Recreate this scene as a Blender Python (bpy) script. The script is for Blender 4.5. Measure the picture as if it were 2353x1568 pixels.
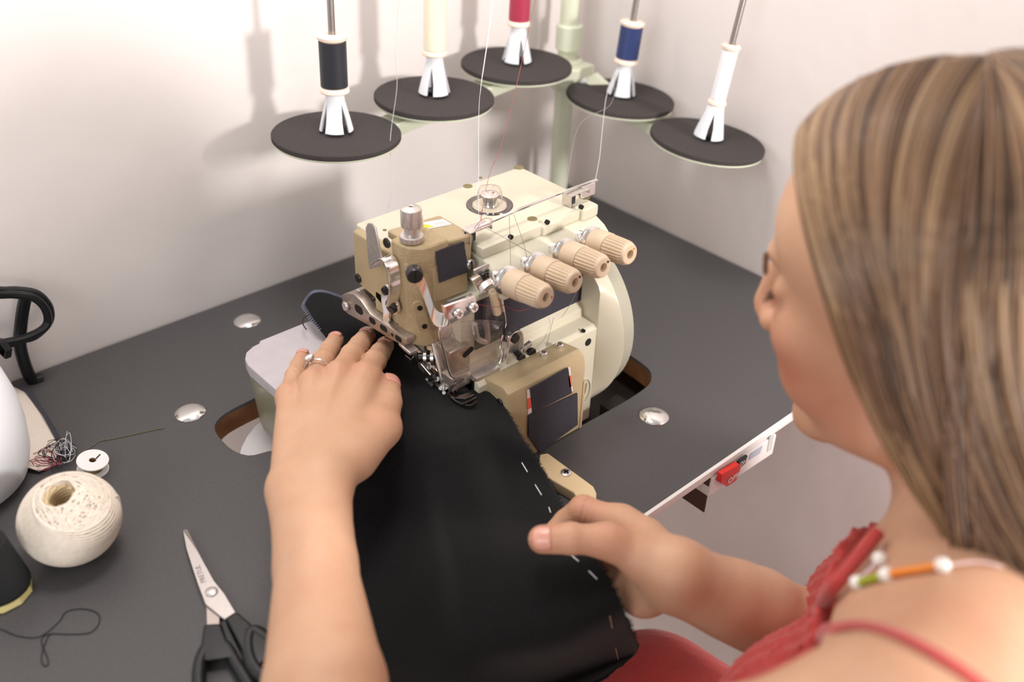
import bpy, bmesh, math, random
import numpy as np
from mathutils import Vector, Matrix, Quaternion
random.seed(7)
for o in list(bpy.data.objects): bpy.data.objects.remove(o)
SC = bpy.context.scene
COL = SC.collection
PI = math.pi

# ------------------------------------------------------------------ camera, light, exposure
# measurements are taken on the table top (z=0 there); S turns them into metres, ZT is the table height
S, ZT, CH = .82, .75, .62
FPX, CX, CY = 2254.5, 1176.5, 784.0
YAW, PIT, ROL = [math.radians(a) for a in (43.26, 34.01, 2.08)]
def wp(p): return Vector((p[0]*S, p[1]*S, p[2]*S+ZT))
_f = Vector((math.cos(PIT)*math.sin(YAW), math.cos(PIT)*math.cos(YAW), -math.sin(PIT)))
_r = _f.cross(Vector((0, 0, 1))).normalized(); _u = _r.cross(_f)
CR = _r*math.cos(ROL)+_u*math.sin(ROL); CU = _u*math.cos(ROL)-_r*math.sin(ROL); CF = _f
CP = Vector((0, 0, CH))
cam_d = bpy.data.cameras.new('camera'); cam = bpy.data.objects.new('camera', cam_d); COL.objects.link(cam)
cam_d.sensor_width = 36; cam_d.lens = 36*FPX/2353; cam_d.clip_start = .02
cam.matrix_world = Matrix.Translation(wp(CP)) @ Matrix((CR, CU, -CF)).transposed().to_4x4()
cam_d.dof.use_dof = True; cam_d.dof.focus_distance = .93*S; cam_d.dof.aperture_fstop = 3.6; cam_d.dof.aperture_blades = 0
SC.camera = cam
SC.view_settings.view_transform = 'Standard'; SC.view_settings.look = 'None'
SC.view_settings.gamma = 1; SC.view_settings.use_curve_mapping = False
SC.view_settings.exposure = 0.0
world = bpy.data.worlds.new('world'); SC.world = world; world.use_nodes = True
world.node_tree.nodes['Background'].inputs[0].default_value = (1.0, .965, .94, 1)
world.node_tree.nodes['Background'].inputs[1].default_value = .50
def area(name, loc, target, size, power, color, sy=None, spread=PI):
    l = bpy.data.lights.new(name, 'AREA'); l.shape = 'RECTANGLE' if sy else 'DISK'; l.size = size*S
    if sy: l.size_y = sy*S
    l.energy = power; l.color = color; l.spread = spread
    o = bpy.data.objects.new(name, l); COL.objects.link(o); o.location = wp(loc)
    o.rotation_euler = (wp(target)-wp(loc)).to_track_quat('-Z', 'Y').to_euler(); return o
area('window_light', (.93, -.75, .62), (.55, .9, .2), .20, 16, (1, .97, .94))
area('ceiling_light', (.42, .66, 1.15), (.42, .948, .40), .35, 4.2, (1, .99, .97))
area('room_window_light', (-1.3, -.1, 1.0), (.5, .5, .1), 1.1, 8, (.93, .97, 1))

area('wall_fill_light', (.15, -1.5, .1), (.975, .5, -.35), 0.8, 10, (1, .97, .95))  # added fill lamp, lifts the right wall below the table

def ray(px, py): return CR*((px-CX)/FPX) - CU*((py-CY)/FPX) + CF
def onz(px, py, z): d = ray(px, py); return CP+d*((z-CH)/d.z)
def ony(px, py, y): d = ray(px, py); return CP+d*(y/d.y)
def onx(px, py, x): d = ray(px, py); return CP+d*(x/d.x)
def atd(px, py, D): return CP+ray(px, py)*D
V = Vector

# ------------------------------------------------------------------ materials
def srgb(h):
    c = [int(h[i:i+2], 16)/255 for i in (0, 2, 4)]
    return tuple(x/12.92 if x <= .04045 else ((x+.055)/1.055)**2.4 for x in c)
MATS = {}
def mat(name, col, rough=.5, metal=0, noise=0, nscale=40, bump=0, bscale=200, col2=None, coat=0, sss=0, sssr=(.01,.004,.002), trans=0, ior=1.45, spec=.5, sheen=0, bdist=.001, detail=4):
    if name in MATS: return MATS[name]
    m = bpy.data.materials.new(name); m.use_nodes = True; nt = m.node_tree; b = nt.nodes['Principled BSDF']
    c = srgb(col) if isinstance(col, str) else col
    b.inputs['Base Color'].default_value = (*c, 1); b.inputs['Roughness'].default_value = rough; b.inputs['Metallic'].default_value = metal
    b.inputs['IOR'].default_value = ior; b.inputs['Specular IOR Level'].default_value = spec
    if coat: b.inputs['Coat Weight'].default_value = coat; b.inputs['Coat Roughness'].default_value = .15
    if trans: b.inputs['Transmission Weight'].default_value = trans
    if sheen: b.inputs['Sheen Weight'].default_value = sheen; b.inputs['Sheen Roughness'].default_value = .5
    if sss:
        b.inputs['Subsurface Weight'].default_value = sss; b.inputs['Subsurface Radius'].default_value = (1, .35, .2); b.inputs['Subsurface Scale'].default_value = .006
    tc = nt.nodes.new('ShaderNodeTexCoord')
    if noise or col2:
        n = nt.nodes.new('ShaderNodeTexNoise'); n.inputs['Scale'].default_value = nscale; n.inputs['Detail'].default_value = detail
        nt.links.new(tc.outputs['Object'], n.inputs['Vector'])
        mx = nt.nodes.new('ShaderNodeMix'); mx.data_type = 'RGBA'
        c2 = (srgb(col2) if isinstance(col2, str) else col2) if col2 else tuple(x*(1-noise) for x in c)
        c1 = c if col2 else tuple(min(1, x*(1+noise)) for x in c)
        mx.inputs['A'].default_value = (*c1, 1); mx.inputs['B'].default_value = (*c2, 1)
        rp = nt.nodes.new('ShaderNodeMapRange'); rp.inputs['From Min'].default_value = .35; rp.inputs['From Max'].default_value = .65
        nt.links.new(n.outputs['Fac'], rp.inputs['Value']); nt.links.new(rp.outputs['Result'], mx.inputs['Factor']); nt.links.new(mx.outputs['Result'], b.inputs['Base Color'])
    if bump:
        n2 = nt.nodes.new('ShaderNodeTexNoise'); n2.inputs['Scale'].default_value = bscale; n2.inputs['Detail'].default_value = 5
        nt.links.new(tc.outputs['Object'], n2.inputs['Vector'])
        bp = nt.nodes.new('ShaderNodeBump'); bp.inputs['Strength'].default_value = bump; bp.inputs['Distance'].default_value = bdist
        nt.links.new(n2.outputs['Fac'], bp.inputs['Height']); nt.links.new(bp.outputs['Normal'], b.inputs['Normal'])
    MATS[name] = m; return m
M_wall = mat('plaster_wall', 'e8dfdb', .75, noise=.012, nscale=3, bump=.35, bscale=14, bdist=.004)
M_table = mat('table_laminate', '504d4e', .42, noise=.06, nscale=400, bump=.15, bscale=900, bdist=.0003, spec=.4)
M_edge = mat('table_edge', 'e9e4e2', .4)
M_floor = mat('floor_tile', 'b9aea9', .35, noise=.03, nscale=6)
M_cream = mat('cream_enamel', 'cec7b2', .28, noise=.015, nscale=20, coat=.3)
M_tan = mat('tan_enamel', 'ae9a78', .42, noise=.04, nscale=60, bump=.25, bscale=900, bdist=.0004)
M_tanx = mat('tan_textured', 'ab9572', .5, noise=.06, nscale=200, bump=.8, bscale=650, bdist=.0008)
M_base = mat('olive_enamel', '86826c', .35, noise=.03, coat=.2)
M_strip = mat('grey_cream_enamel', 'a9a594', .35, noise=.02)
M_chrome = mat('chrome', 'efecea', .14, .95, noise=.05, nscale=80)
M_steel = mat('brushed_steel', 'd2cbc6', .33, .85, noise=.08, nscale=300)
M_steeld = mat('dark_steel', 'b3a69c', .38, .85, noise=.1, nscale=200)
M_black = mat('black_screw', '1a1716', .35, 0, noise=.1, coat=.2)
M_label = mat('black_felt_label', '35323a', .85, noise=.2, nscale=1500, bump=.5, bscale=2500, bdist=.0004)
M_knob = mat('beige_plastic', 'cab398', .42, noise=.02, nscale=50)
M_hole = mat('dark_hole', '120f0d', .8)
M_foam = mat('black_foam', '45403f', .92, noise=.25, nscale=1800, bump=.5, bscale=1500, bdist=.0005, spec=.2)
M_white = mat('white_plastic', 'eeeef2', .35, sss=.15)
M_spoolp = mat('spool_flange_plastic', 'f3dccb', .4)
M_green = mat('pale_green_enamel', 'd3d6bf', .35, noise=.02, coat=.3)
M_whitemetal = mat('grey_plate_enamel', 'bdb5b8', .45, noise=.03, nscale=100)
M_wood = mat('raw_wood_edge', '7a4f2c', .7, noise=.2, nscale=60)
M_red = mat('red_button', 'd8241c', .35)
M_guide = mat('cream_plastic', 'e8cda2', .45)
M_blackpl = mat('black_plastic', '17181a', .28, noise=.05)
M_rubber = mat('black_rubber', '15171a', .3, noise=.1)
M_scis = mat('scissor_steel', 'c9c4c2', .3, .85, noise=.02, nscale=300)
def glass(name, tint=(1, 1, 1), rough=.03, alpha=.25):
    m = bpy.data.materials.new(name); m.use_nodes = True; nt = m.node_tree; nt.nodes.clear()
    out = nt.nodes.new('ShaderNodeOutputMaterial'); g = nt.nodes.new('ShaderNodeBsdfGlossy'); t = nt.nodes.new('ShaderNodeBsdfTransparent')
    fr = nt.nodes.new('ShaderNodeMath'); fr.operation = 'POWER'; fr.inputs[1].default_value = 3.5; lw = nt.nodes.new('ShaderNodeLayerWeight'); nt.links.new(lw.outputs['Facing'], fr.inputs[0]); mx = nt.nodes.new('ShaderNodeMixShader')
    ad = nt.nodes.new('ShaderNodeMath'); ad.operation = 'ADD'; ad.inputs[1].default_value = alpha*.16
    n = nt.nodes.new('ShaderNodeTexNoise'); n.inputs['Scale'].default_value = 30; bp = nt.nodes.new('ShaderNodeBump'); bp.inputs['Strength'].default_value = .1
    nt.links.new(n.outputs[0], bp.inputs['Height']); nt.links.new(bp.outputs[0], g.inputs['Normal'])
    g.inputs['Roughness'].default_value = rough; t.inputs[0].default_value = (*[x*(1-alpha*.05) for x in tint], 1)
    nt.links.new(fr.outputs[0], ad.inputs[0]); nt.links.new(ad.outputs[0], mx.inputs[0]); nt.links.new(t.outputs[0], mx.inputs[1]); nt.links.new(g.outputs[0], mx.inputs[2]); nt.links.new(mx.outputs[0], out.inputs[0])
    return m
M_clear = glass('clear_plastic', (1, .97, .96), .06, .5)

# ------------------------------------------------------------------ building helpers
def tag(o, label=None, cat=None, group=None, kind=None):
    if label: o['label'] = label
    if cat: o['category'] = cat
    if group: o['group'] = group
    if kind: o['kind'] = kind
    return o
def thing(name, origin, label, cat, group=None):
    o = bpy.data.objects.new(name, None); COL.objects.link(o); o.empty_display_size = .02
    o.location = wp(origin); return tag(o, label, cat, group)
def worldloc(o):
    p = V((0, 0, 0))
    while o is not None: p += o.location; o = o.parent
    return p
def frame(n, up=None):
    n = V(n).normalized()
    u = V(up) if up is not None else (V((0, 0, 1)) if abs(n.z) < .9 else V((1, 0, 0)))
    x = (u - n*u.dot(n)).normalized(); return x, n.cross(x), n
class MB:
    def __init__(s): s.bm = bmesh.new()
    def _bev(s, faces, w, seg=2, ang=35):
        if w <= 0: return
        es = set(e for f in faces for e in f.edges)
        es = [e for e in es if len(e.link_faces) == 2 and e.calc_face_angle(0) > math.radians(ang)]
        bmesh.ops.bevel(s.bm, geom=es, offset=w, segments=seg, profile=.6, affect='EDGES', clamp_overlap=True)
    def hull(s, a, b, bev=0, seg=2, cap=True):
        """solid between two matching loops a (start) and b (end)"""
        va = [s.bm.verts.new(V(p)) for p in a]; vb = [s.bm.verts.new(V(p)) for p in b]; n = len(a)
        fs = [s.bm.faces.new((va[i], va[(i+1) % n], vb[(i+1) % n], vb[i])) for i in range(n)]
        if cap: fs += [s.bm.faces.new(va[::-1]), s.bm.faces.new(vb)]
        bmesh.ops.recalc_face_normals(s.bm, faces=fs)
        s._bev(fs, bev, seg); return s
    def box(s, x0, x1, y0, y1, z0, z1, bev=0, seg=2):
        a = [(x0, y0, z0), (x1, y0, z0), (x1, y1, z0), (x0, y1, z0)]
        return s.hull(a, [(x, y, z1) for x, y, z in a], bev, seg)
    def prism(s, pts, off, bev=0, seg=2):
        """pts: 3D polygon; off: extrusion vector"""
        off = V(off); return s.hull([V(p) for p in pts], [V(p)+off for p in pts], bev, seg)
    def lathe(s, prof, p0, axis, seg=32, up=None, closed=False):
        x, y, n = frame(axis, up); p0 = V(p0); rings = []
        for r, h in prof:
            if r <= 1e-7: rings.append([s.bm.verts.new(p0+n*h)]); continue
            rings.append([s.bm.verts.new(p0+n*h+(x*math.cos(2*PI*i/seg)+y*math.sin(2*PI*i/seg))*r) for i in range(seg)])
        fs = []
        for a, b in zip(rings, rings[1:]+([rings[0]] if closed else [])):
            for i in range(seg):
                j = (i+1) % seg
                if len(a) == 1 and len(b) == 1: continue
                if len(a) == 1: fs.append(s.bm.faces.new((a[0], b[j], b[i])))
                elif len(b) == 1: fs.append(s.bm.faces.new((a[i], a[j], b[0])))
                else: fs.append(s.bm.faces.new((a[i], a[j], b[j], b[i])))
        bmesh.ops.recalc_face_normals(s.bm, faces=fs); return s
    def cyl(s, p0, p1, r0, r1=None, seg=24, bev=0):
        r1 = r0 if r1 is None else r1; p0 = V(p0); p1 = V(p1); L = (p1-p0).length; b = min(bev, r0*.5, L*.4)
        pr = [(0, 0), (r0-b, 0), (r0, b), (r1, L-b), (r1-b, L), (0, L)] if b > 0 else [(0, 0), (r0, 0), (r1, L), (0, L)]
        return s.lathe(pr, p0, p1-p0, seg)
    def tube(s, pts, r, seg=8, cap=True, closed=False):
        pts = [V(p) for p in pts]; n = len(pts); rs = r if isinstance(r, (list, tuple)) else [r]*n
        prev = None; rings = []
        for i, p in enumerate(pts):
            if closed: t = (pts[(i+1) % n]-pts[i-1])
            else: t = pts[min(i+1, n-1)]-pts[max(i-1, 0)]
            t = t.normalized() if t.length > 1e-9 else V((0, 0, 1))
            if prev is None: x, y, _ = frame(t)
            else: x = (prev-t*prev.dot(t)).normalized(); y = t.cross(x)
            prev = x
            rings.append([s.bm.verts.new(p+(x*math.cos(2*PI*k/seg)+y*math.sin(2*PI*k/seg))*rs[i]) for k in range(seg)])
        fs = []
        for a, b in zip(rings, rings[1:]+([rings[0]] if closed else [])):
            for k in range(seg): fs.append(s.bm.faces.new((a[k], a[(k+1) % seg], b[(k+1) % seg], b[k])))
        if cap and not closed: fs += [s.bm.faces.new(rings[0][::-1]), s.bm.faces.new(rings[-1])]
        return s
    def strip(s, pts, wdir, w, t, bev=0):
        """bent flat bar: pts polyline, wdir width direction, w width, t thickness"""
        pts = [V(p) for p in pts]; wv = V(wdir).normalized()*w/2; a = []; b = []
        for i, p in enumerate(pts):
            tg = (pts[min(i+1, len(pts)-1)]-pts[max(i-1, 0)]).normalized(); nn = tg.cross(wv).normalized()*t/2
            a.append(p+nn); b.append(p-nn)
        loop = a+b[::-1]
        n = len(pts)
        va = [s.bm.verts.new(p-wv) for p in loop]; vb = [s.bm.verts.new(p+wv) for p in loop]; m = len(loop); fs = []
        for i in range(m): fs.append(s.bm.faces.new((va[i], va[(i+1) % m], vb[(i+1) % m], vb[i])))
        for i in range(n-1):
            fs.append(s.bm.faces.new((va[i], va[i+1], va[m-2-i], va[m-1-i]))); fs.append(s.bm.faces.new((vb[i], vb[i+1], vb[m-2-i], vb[m-1-i])))
        bmesh.ops.recalc_face_normals(s.bm, faces=fs); s._bev(fs, bev, 1); return s
    def sphere(s, c, r, sc=(1, 1, 1), seg=20, rot=None):
        m = Matrix.Translation(V(c)) @ (rot.to_4x4() if rot else Matrix.Identity(4)) @ Matrix.Diagonal((r*sc[0], r*sc[1], r*sc[2], 1))
        bmesh.ops.create_uvsphere(s.bm, u_segments=seg, v_segments=seg//2, radius=1, matrix=m); return s
    def grid(s, P, thick=0):
        """P[i][j] points"""
        vs = [[s.bm.verts.new(V(p)) for p in row] for row in P]
        for i in range(len(P)-1):
            for j in range(len(P[0])-1): s.bm.faces.new((vs[i][j], vs[i+1][j], vs[i+1][j+1], vs[i][j+1]))
        return s
    def build(s, name, m, parent=None, origin=None, smooth=32, label=None):
        me = bpy.data.meshes.new(name)
        base = worldloc(parent) if parent else wp(origin if origin is not None else (0, 0, 0))
        for v in s.bm.verts: v.co = wp(v.co)-base
        for f in s.bm.faces: f.smooth = True
        s.bm.to_mesh(me); s.bm.free()
        if smooth: me.set_sharp_from_angle(angle=math.radians(smooth))
        o = bpy.data.objects.new(name, me); COL.objects.link(o)
        for mm in (m if isinstance(m, (list, tuple)) else [m]): me.materials.append(mm)
        if parent: o.parent = parent
        else: o.location = base
        if label: o['label'] = label
        return o
def bez(pts, n=8, closed=False):
    """Catmull-Rom through pts"""
    pts = [V(p) for p in pts]; out = []; N = len(pts)
    rng = range(N) if closed else range(N-1)
    for i in rng:
        p0 = pts[i-1] if (i > 0 or closed) else pts[0]; p1 = pts[i]; p2 = pts[(i+1) % N]; p3 = pts[(i+2) % N] if (closed or i+2 < N) else pts[-1]
        for k in range(n):
            t = k/n; out.append(.5*((2*p1)+(p2-p0)*t+(2*p0-5*p1+4*p2-p3)*t*t+(3*p1-p0-3*p2+p3)*t**3))
    if not closed: out.append(pts[-1])
    return out
def rrect(c, u, v, w, h, r, n=5):
    c = V(c); u = V(u).normalized(); v = V(v).normalized(); out = []
    for cx, cy, a0 in ((w/2-r, h/2-r, 0), (-w/2+r, h/2-r, PI/2), (-w/2+r, -h/2+r, PI), (w/2-r, -h/2+r, 1.5*PI)):
        for k in range(n+1): a = a0+PI/2*k/n; out.append(c+u*(cx+r*math.cos(a))+v*(cy+r*math.sin(a)))
    return out
def text(name, s, c, u, v, size, m, parent, depth=.0003, label=None):
    """raised lettering lying in the plane (u = reading direction, v = up)"""
    cu = bpy.data.curves.new(name, 'FONT'); cu.body = s; cu.size = size*S; cu.extrude = depth*S; cu.align_x = 'CENTER'; cu.align_y = 'CENTER'; cu.resolution_u = 3
    oc = bpy.data.objects.new(name, cu); me = bpy.data.meshes.new_from_object(oc); bpy.data.objects.remove(oc)
    o = bpy.data.objects.new(name, me); COL.objects.link(o); me.materials.clear(); me.materials.append(m)
    u = V(u).normalized(); n = u.cross(V(v)).normalized(); v = n.cross(u)
    mw = Matrix((u, v, n)).transposed().to_4x4(); o.parent = parent
    o.rotation_euler = mw.to_euler(); o.location = wp(c)-worldloc(parent); return o
def screw(mb, p, n, r, h=None, mbslot=None, cross=False):
    h = h or r*.6; n = V(n).normalized(); p = V(p)
    mb.lathe([(r, 0), (r, h*.6), (r*.85, h), (0, h*1.05)], p, n, 18)
    if mbslot is not None:
        x, y, _ = frame(n); q = p+n*h*1.0
        for a, b in (((x, y), (y, x))[:2 if cross else 1]):
            w = r*.14; L = r*(.55 if cross else .85)
            mbslot.prism([q+a*L+b*w, q-a*L+b*w, q-a*L-b*w, q+a*L-b*w], n*r*.12)

# ------------------------------------------------------------------ the room
def struct(o): o['kind'] = 'structure'; return o
YW, XW, YF = .948, .975, .383
struct(MB().box(-2.2, XW+.08, YW, YW+.08, -ZT/S, 2.3).build('wall_back', M_wall))
struct(MB().box(XW, XW+.08, -1.4, YW, -ZT/S, 2.3).build('wall_right', M_wall))
struct(MB().box(-2.2, XW+.08, -1.6, YW+.08, -ZT/S-.05, -ZT/S).build('floor', M_floor))

# ------------------------------------------------------------------ the sewing table
tb = thing('sewing_table', (.3, .66, -ZT/S), 'long sewing table with a dark grey laminate top and thin white edge, against the walls', 'table')
def slab_with_hole(outer, inner, z1, z0):
    bm = bmesh.new(); es = []
    for loop in (outer, inner):
        vs = [bm.verts.new((p[0], p[1], z1)) for p in loop]
        es += [bm.edges.new((vs[i], vs[(i+1) % len(vs)])) for i in range(len(vs))]
    r = bmesh.ops.triangle_fill(bm, use_beauty=True, use_dissolve=False, edges=es)
    fs = [g for g in r['geom'] if isinstance(g, bmesh.types.BMFace)]
    ex = bmesh.ops.extrude_face_region(bm, geom=fs)
    bmesh.ops.translate(bm, verts=[g for g in ex['geom'] if isinstance(g, bmesh.types.BMVert)], vec=(0, 0, z0-z1))
    bmesh.ops.recalc_face_normals(bm, faces=bm.faces); m = MB(); m.bm.free(); m.bm = bm; return m
outer = [(-1.25, YF+.004), (.972, YF+.004), (.972, .944), (-1.25, .944)]
hc = bez([(.297, .715, 0), (.305, .685, 0), (.335, .668, 0), (.35, .60, 0), (.36, .53, 0), (.42, .513, 0), (.55, .5125, 0), (.66, .511, 0), (.70, .522, 0), (.712, .56, 0), (.71, .68, 0), (.66, .70, 0), (.52, .76, 0), (.36, .76, 0), (.307, .75, 0)], 5, True)
inner = [(p.x, p.y) for p in hc]
slab_with_hole(outer, inner, 0, -.004).build('tabletop', M_table, tb)
slab_with_hole([(-1.25, YF+.06), (.97, YF+.06), (.97, .943), (-1.25, .943)], [(p[0], p[1]) for p in inner], -.004, -.026).build('tabletop_core', M_wood, tb, label='raw brown wood core showing in the machine cutout')
MB().box(-1.25, .972, YF, YF+.004, -.0085, .0003, .001).build('edge_band', M_edge, tb, label='thin white edging strip')
MB().box(-1.25, .972, YF+.0042, YF+.06, -.0083, -.0042, 0).build('underside_panel', M_edge, tb)
for x, y in ((.46, .66), (.46, .90), (-1.1, .66), (-1.1, .90)):
    MB().box(x-.02, x+.02, y-.02, y+.02, -ZT/S, -.026, .003).build('leg', M_edge, tb)
# tray below the machine
tr = MB().prism([(p.x, p.y, -.022) for p in bez([(.31, .715, 0), (.322, .69, 0), (.36, .60, 0), (.40, .54, 0), (.43, .54, 0), (.43, .62, 0), (.43, .73, 0), (.36, .75, 0)], 4, True)], (0, 0, -.004)).build('machine_tray', mat('tray_white_enamel', 'd8d4d4', .35), origin=(.5, .63, -.024))
tag(tr, 'pale tray showing through the cutout under the overlock machine', 'tray')
sheet = MB(); sheet.box(.435, .78, .515, .78, -.052, -.049); sheet.box(.640, .668, .520, .540, -.049, -.018, .002)  # added dark sheet, its colour stands in for shade inside the cutout slot
sheet = sheet.build('dark_slot_sheet', mat('slot_shade_brown', '2a211c', .5), origin=(.57, .6, -.05)); tag(sheet, 'added dark pan seen through the slot at the right end of the overlock machine', 'sheet')

# ------------------------------------------------------------------ overlock machine
mc = thing('overlock_machine', (.53, .62, 0), 'cream and tan overlock machine with four beige tension dials, set into the grey table', 'sewing machine')
XA, XB = .506, .652
def yz(x, prof): return [V((x, y, z)) for y, z in prof]
# arm with slanted front
arm = [(.69, .188), (.580, .188), (.566, .182), (.553, .171), (.549, .162), (.552, .157), (.69, .157)]
MB().hull(yz(XA, arm), yz(XB, arm), .004, 3).build('arm', M_cream, mc)
MB().box(.457, .515, .6185, .69, .130, .188, .003).build('head_block', M_tan, mc)
# rear column joining arm to bed
MB().box(.60, .652, .567, .69, .02, .1575, .004).build('column', M_cream, mc)
MB().box(.47, .61, .655, .69, .05, .1575, .004).build('rear_wall', M_cream, mc)
# right end with round profile
def arcprof(rad, cy=.622, cz=.062, n=26, a0=128, a1=262):
    return [(cy+rad*math.cos(math.radians(a0+(a1-a0)*k/n)), cz+rad*math.sin(math.radians(a0+(a1-a0)*k/n))) for k in range(n+1)]
pa = arcprof(.1045); flat = []
for y, z in pa:
    flat.append((max(y, .541), z))
bk = [(.69, -.03), (.69, .142)]
MB().hull(yz(.625, flat+bk), yz(.6425, pa+bk), .0015, 2).build('end_body', M_cream, mc)
pb = arcprof(.099); pc = arcprof(.088)
m = MB(); m.hull(yz(.6432, pb+bk), yz(.664, pb+bk), .003, 3); m.build('belt_cover', M_strip, mc, label='greyish cream curved belt cover on the right end')
# bed : low front body with ledges
bed = [(.69, -.03), (.69, .157), (.567, .157), (.567, .1045), (.5605, .0985), (.560, .0905), (.545, .088), (.541, .084), (.541, -.03)]
MB().hull(yz(.47, bed), yz(.626, bed), .0015, 2).build('bed', M_cream, mc)
# black felt strip above the ledge and on the column
MB().box(.486, .642, .5655, .5672, .1055, .1568).build('felt_strip', M_label, mc)
for px, py, r in ((1352, 787, .0042), (1286, 762, .0022), (1228, 795, .002), (1365, 724, .0022), (1343, 762, .0018)):
    p = onz(px, py, .09) if 0 else ony(px, py, .5405 if r > .004 or py == 762 and px == 1343 else .5595)
    m = MB(); m.cyl(p, p+V((0, .003, 0)), r, seg=16); m.build('bed_hole', M_hole, mc)
for px, py in ((1249, 817), (1286, 798)):
    p = onz(px, py, .090); m = MB(); m.cyl(p-V((0, 0, .004)), p+V((0, 0, .004)), .0035, seg=16, bev=.001); m.build('thread_guide_post', M_chrome, mc)
# raised oval emblem
c = ony(1373, 884, .5235); c.x = .6395
m = MB()
c = V((.611, .5405, ony(1366, 886, .5405).z))
for a, b, r in (((0, 0), (.0165, .0165), .0016),):
    m.tube([c+V((math.cos(t)*.0115, -.0002, math.sin(t)*.0165)) for t in [2*PI*k/28 for k in range(28)]], .0008, 8, closed=True)
m.tube(bez([c+V((-.007, -.0003, -.009)), c+V((-.007, -.0003, .008)), c+V((-.002, -.0003, .009)), c+V((-.001, -.0003, -.003)), c+V((.004, -.0003, -.004)), c+V((.006, -.0003, .009))], 5), .0008, 8)
m.build('emblem', M_cream, mc)
# top cover with lugs
m = MB()
m.prism([V((x, y, .1883)) for x, y in ((.4455, .6185), (.508, .6185), (.508, .585), (XB, .585), (XB, .690), (.4455, .690))], (0, 0, .0112), .003, 3)
for x0, x1 in ((.630, .6535), (.578, .606)):
    m.box(x0, x1, .5775, .60, .1862 if x0 > .6 else .1872, .1985 if x0 > .6 else .1982, .003, 3)
m.box(.506, .63, .580, .590, .1878, .1985, .002)
m.build('top_cover', M_cream, mc)
for px, py, r in ((1192, 386, .0052), (1075, 429, .0048), (1104, 409, .002), (1223, 504, .0048), (1343, 454, .0055), (884, 530, .002)):
    p = onz(px, py, .1991); m = MB(); m.cyl(p, p+V((0, 0, .0007)), r, seg=20); m.build('oil_hole', mat('hole_shadow_tan', '7d704f', .8), mc)
for px, py in ((1338, 477), (1260, 512), (1176, 546)):
    p = ony(px, py, .577 if px > 1200 else .5795); m = MB(); m.cyl(p, p+V((0, .003, 0)), .0023, seg=14); m.build('cover_hole', M_hole, mc)
# emblem/cut marks: faint raised lettering area left plain; oil sight dome
p = onz(1125, 472, .1992); og = MB()
og.lathe([(0, .0002), (.0165, .0002), (.0205, .0012), (.0225, .0012), (.023, 0)], p, (0, 0, 1), 40)
o1 = og.build('oil_sight_ring', mat('smoked_chrome', '7a7674', .12, 1), mc)
MB().lathe([(.017, .001), (.0165, .003), (.0125, .005), (.0118, .014), (.0105, .0175), (.006, .0192), (0, .0196)], p, (0, 0, 1), 40).build('oil_sight_dome', M_clear, o1)
MB().lathe([(0, .001), (.008, .001), (.007, .006), (.0075, .0105), (.009, .012), (.007, .0128), (0, .013)], p, (0, 0, 1), 30).build('oil_sprayer', M_chrome, o1)
# left face cover
fc = [onx(x, y, .437) for x, y in ((812, 537), (845, 528), (912, 520), (935, 560), (935, 735), (905, 722), (868, 690), (842, 672), (815, 646))]
fc = [V((.437, min(q.y, .688), q.z)) for q in fc]
fc = [V((.437, .683, .198)), V((.437, .600, .199)), V((.437, .600, .130)), V((.437, .622, .127)), V((.437, .650, .139)), V((.437, .684, .144))]
MB().prism(fc, (.021, 0, 0), .003, 3).build('face_cover', M_tan, mc)
for px, py in ((888, 559), (823, 640)):
    p = onx(px, py, .4365); m = MB(); b2 = MB(); screw(m, p+V((.001, 0, 0)), (-1, 0, 0), .0048, .002, b2, True); m.build('cover_screw', M_black, mc); b2.bm.free()
# textured head casting
hp = [(.4365, .617), (.4365, .603), (.439, .594), (.4455, .587), (.455, .584), (.476, .584), (.476, .617)]
a = [V((x, y, .121-(.006 if y < .6 else 0))) for x, y in hp]; b = [V((x+.000, y+.006, .2145)) for x, y in hp]
MB().hull(a, b, .0035, 3).build('head_casting', M_tanx, mc)
for px, py, X in ((975, 772, 0),):
    q = V((.452, .588, .115)); m = MB(); m.cyl(q, q-V((0, 0, .004)), .004, seg=16); m.build('head_plug', M_knob, mc)
lug = MB(); q1 = ony(963, 706, .5835); q2 = ony(974, 748, .5835)
ax = (q2-q1).normalized(); wd = V((1, 0, 0)); pts = []
cc = (q1+q2)/2; 
lug.prism(rrect(cc+V((0, .001, 0)), V((.6, -.25, 0)), ax, .010, (q2-q1).length+.014, .0049, 6), V((-.25, -.6, 0)).normalized()*.0022, .0008).build('casting_pad', M_tanx, mc)
m = MB()
for q in (q1, q2): m.cyl(q+V((-.0008, -.0024, 0)), q+V((.0005, .001, 0)), .0024, seg=14)
m.build('casting_holes', M_hole, mc)
# label housing on the head front
tl, trp, br, bl = ony(985, 566, .592), ony(1085, 556, .592), ony(1077, 668, .583), ony(1002, 697, .583)
mr = ony(1083, 600, .588); ml = ony(1074, 618, .587)
back = V((0, .016, 0)); F = [tl, trp, mr, ml, br, bl]
MB().hull([p+back for p in F], F, .0022, 2).build('label_housing', M_tan, mc)
Q = [ony(998, 577, .5905), ony(1063, 554, .5905), ony(1073, 624, .586), ony(1008, 648, .586)]
m = MB(); n = (Q[1]-Q[0]).cross(Q[3]-Q[0]).normalized(); n = -n if n.y > 0 else n
def torn(Q, k=14, j=.0005):
    out = []
    for i in range(4):
        a, b = Q[i], Q[(i+1) % 4]
        for t in range(k): out.append(a.lerp(b, t/k)+V((random.uniform(-j, j), 0, random.uniform(-j, j))))
    return out
m.prism([p+n*.001 for p in torn(Q)], n*.0012).build('felt_label', M_label, mc, label='square black felt label on the head')
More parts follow.
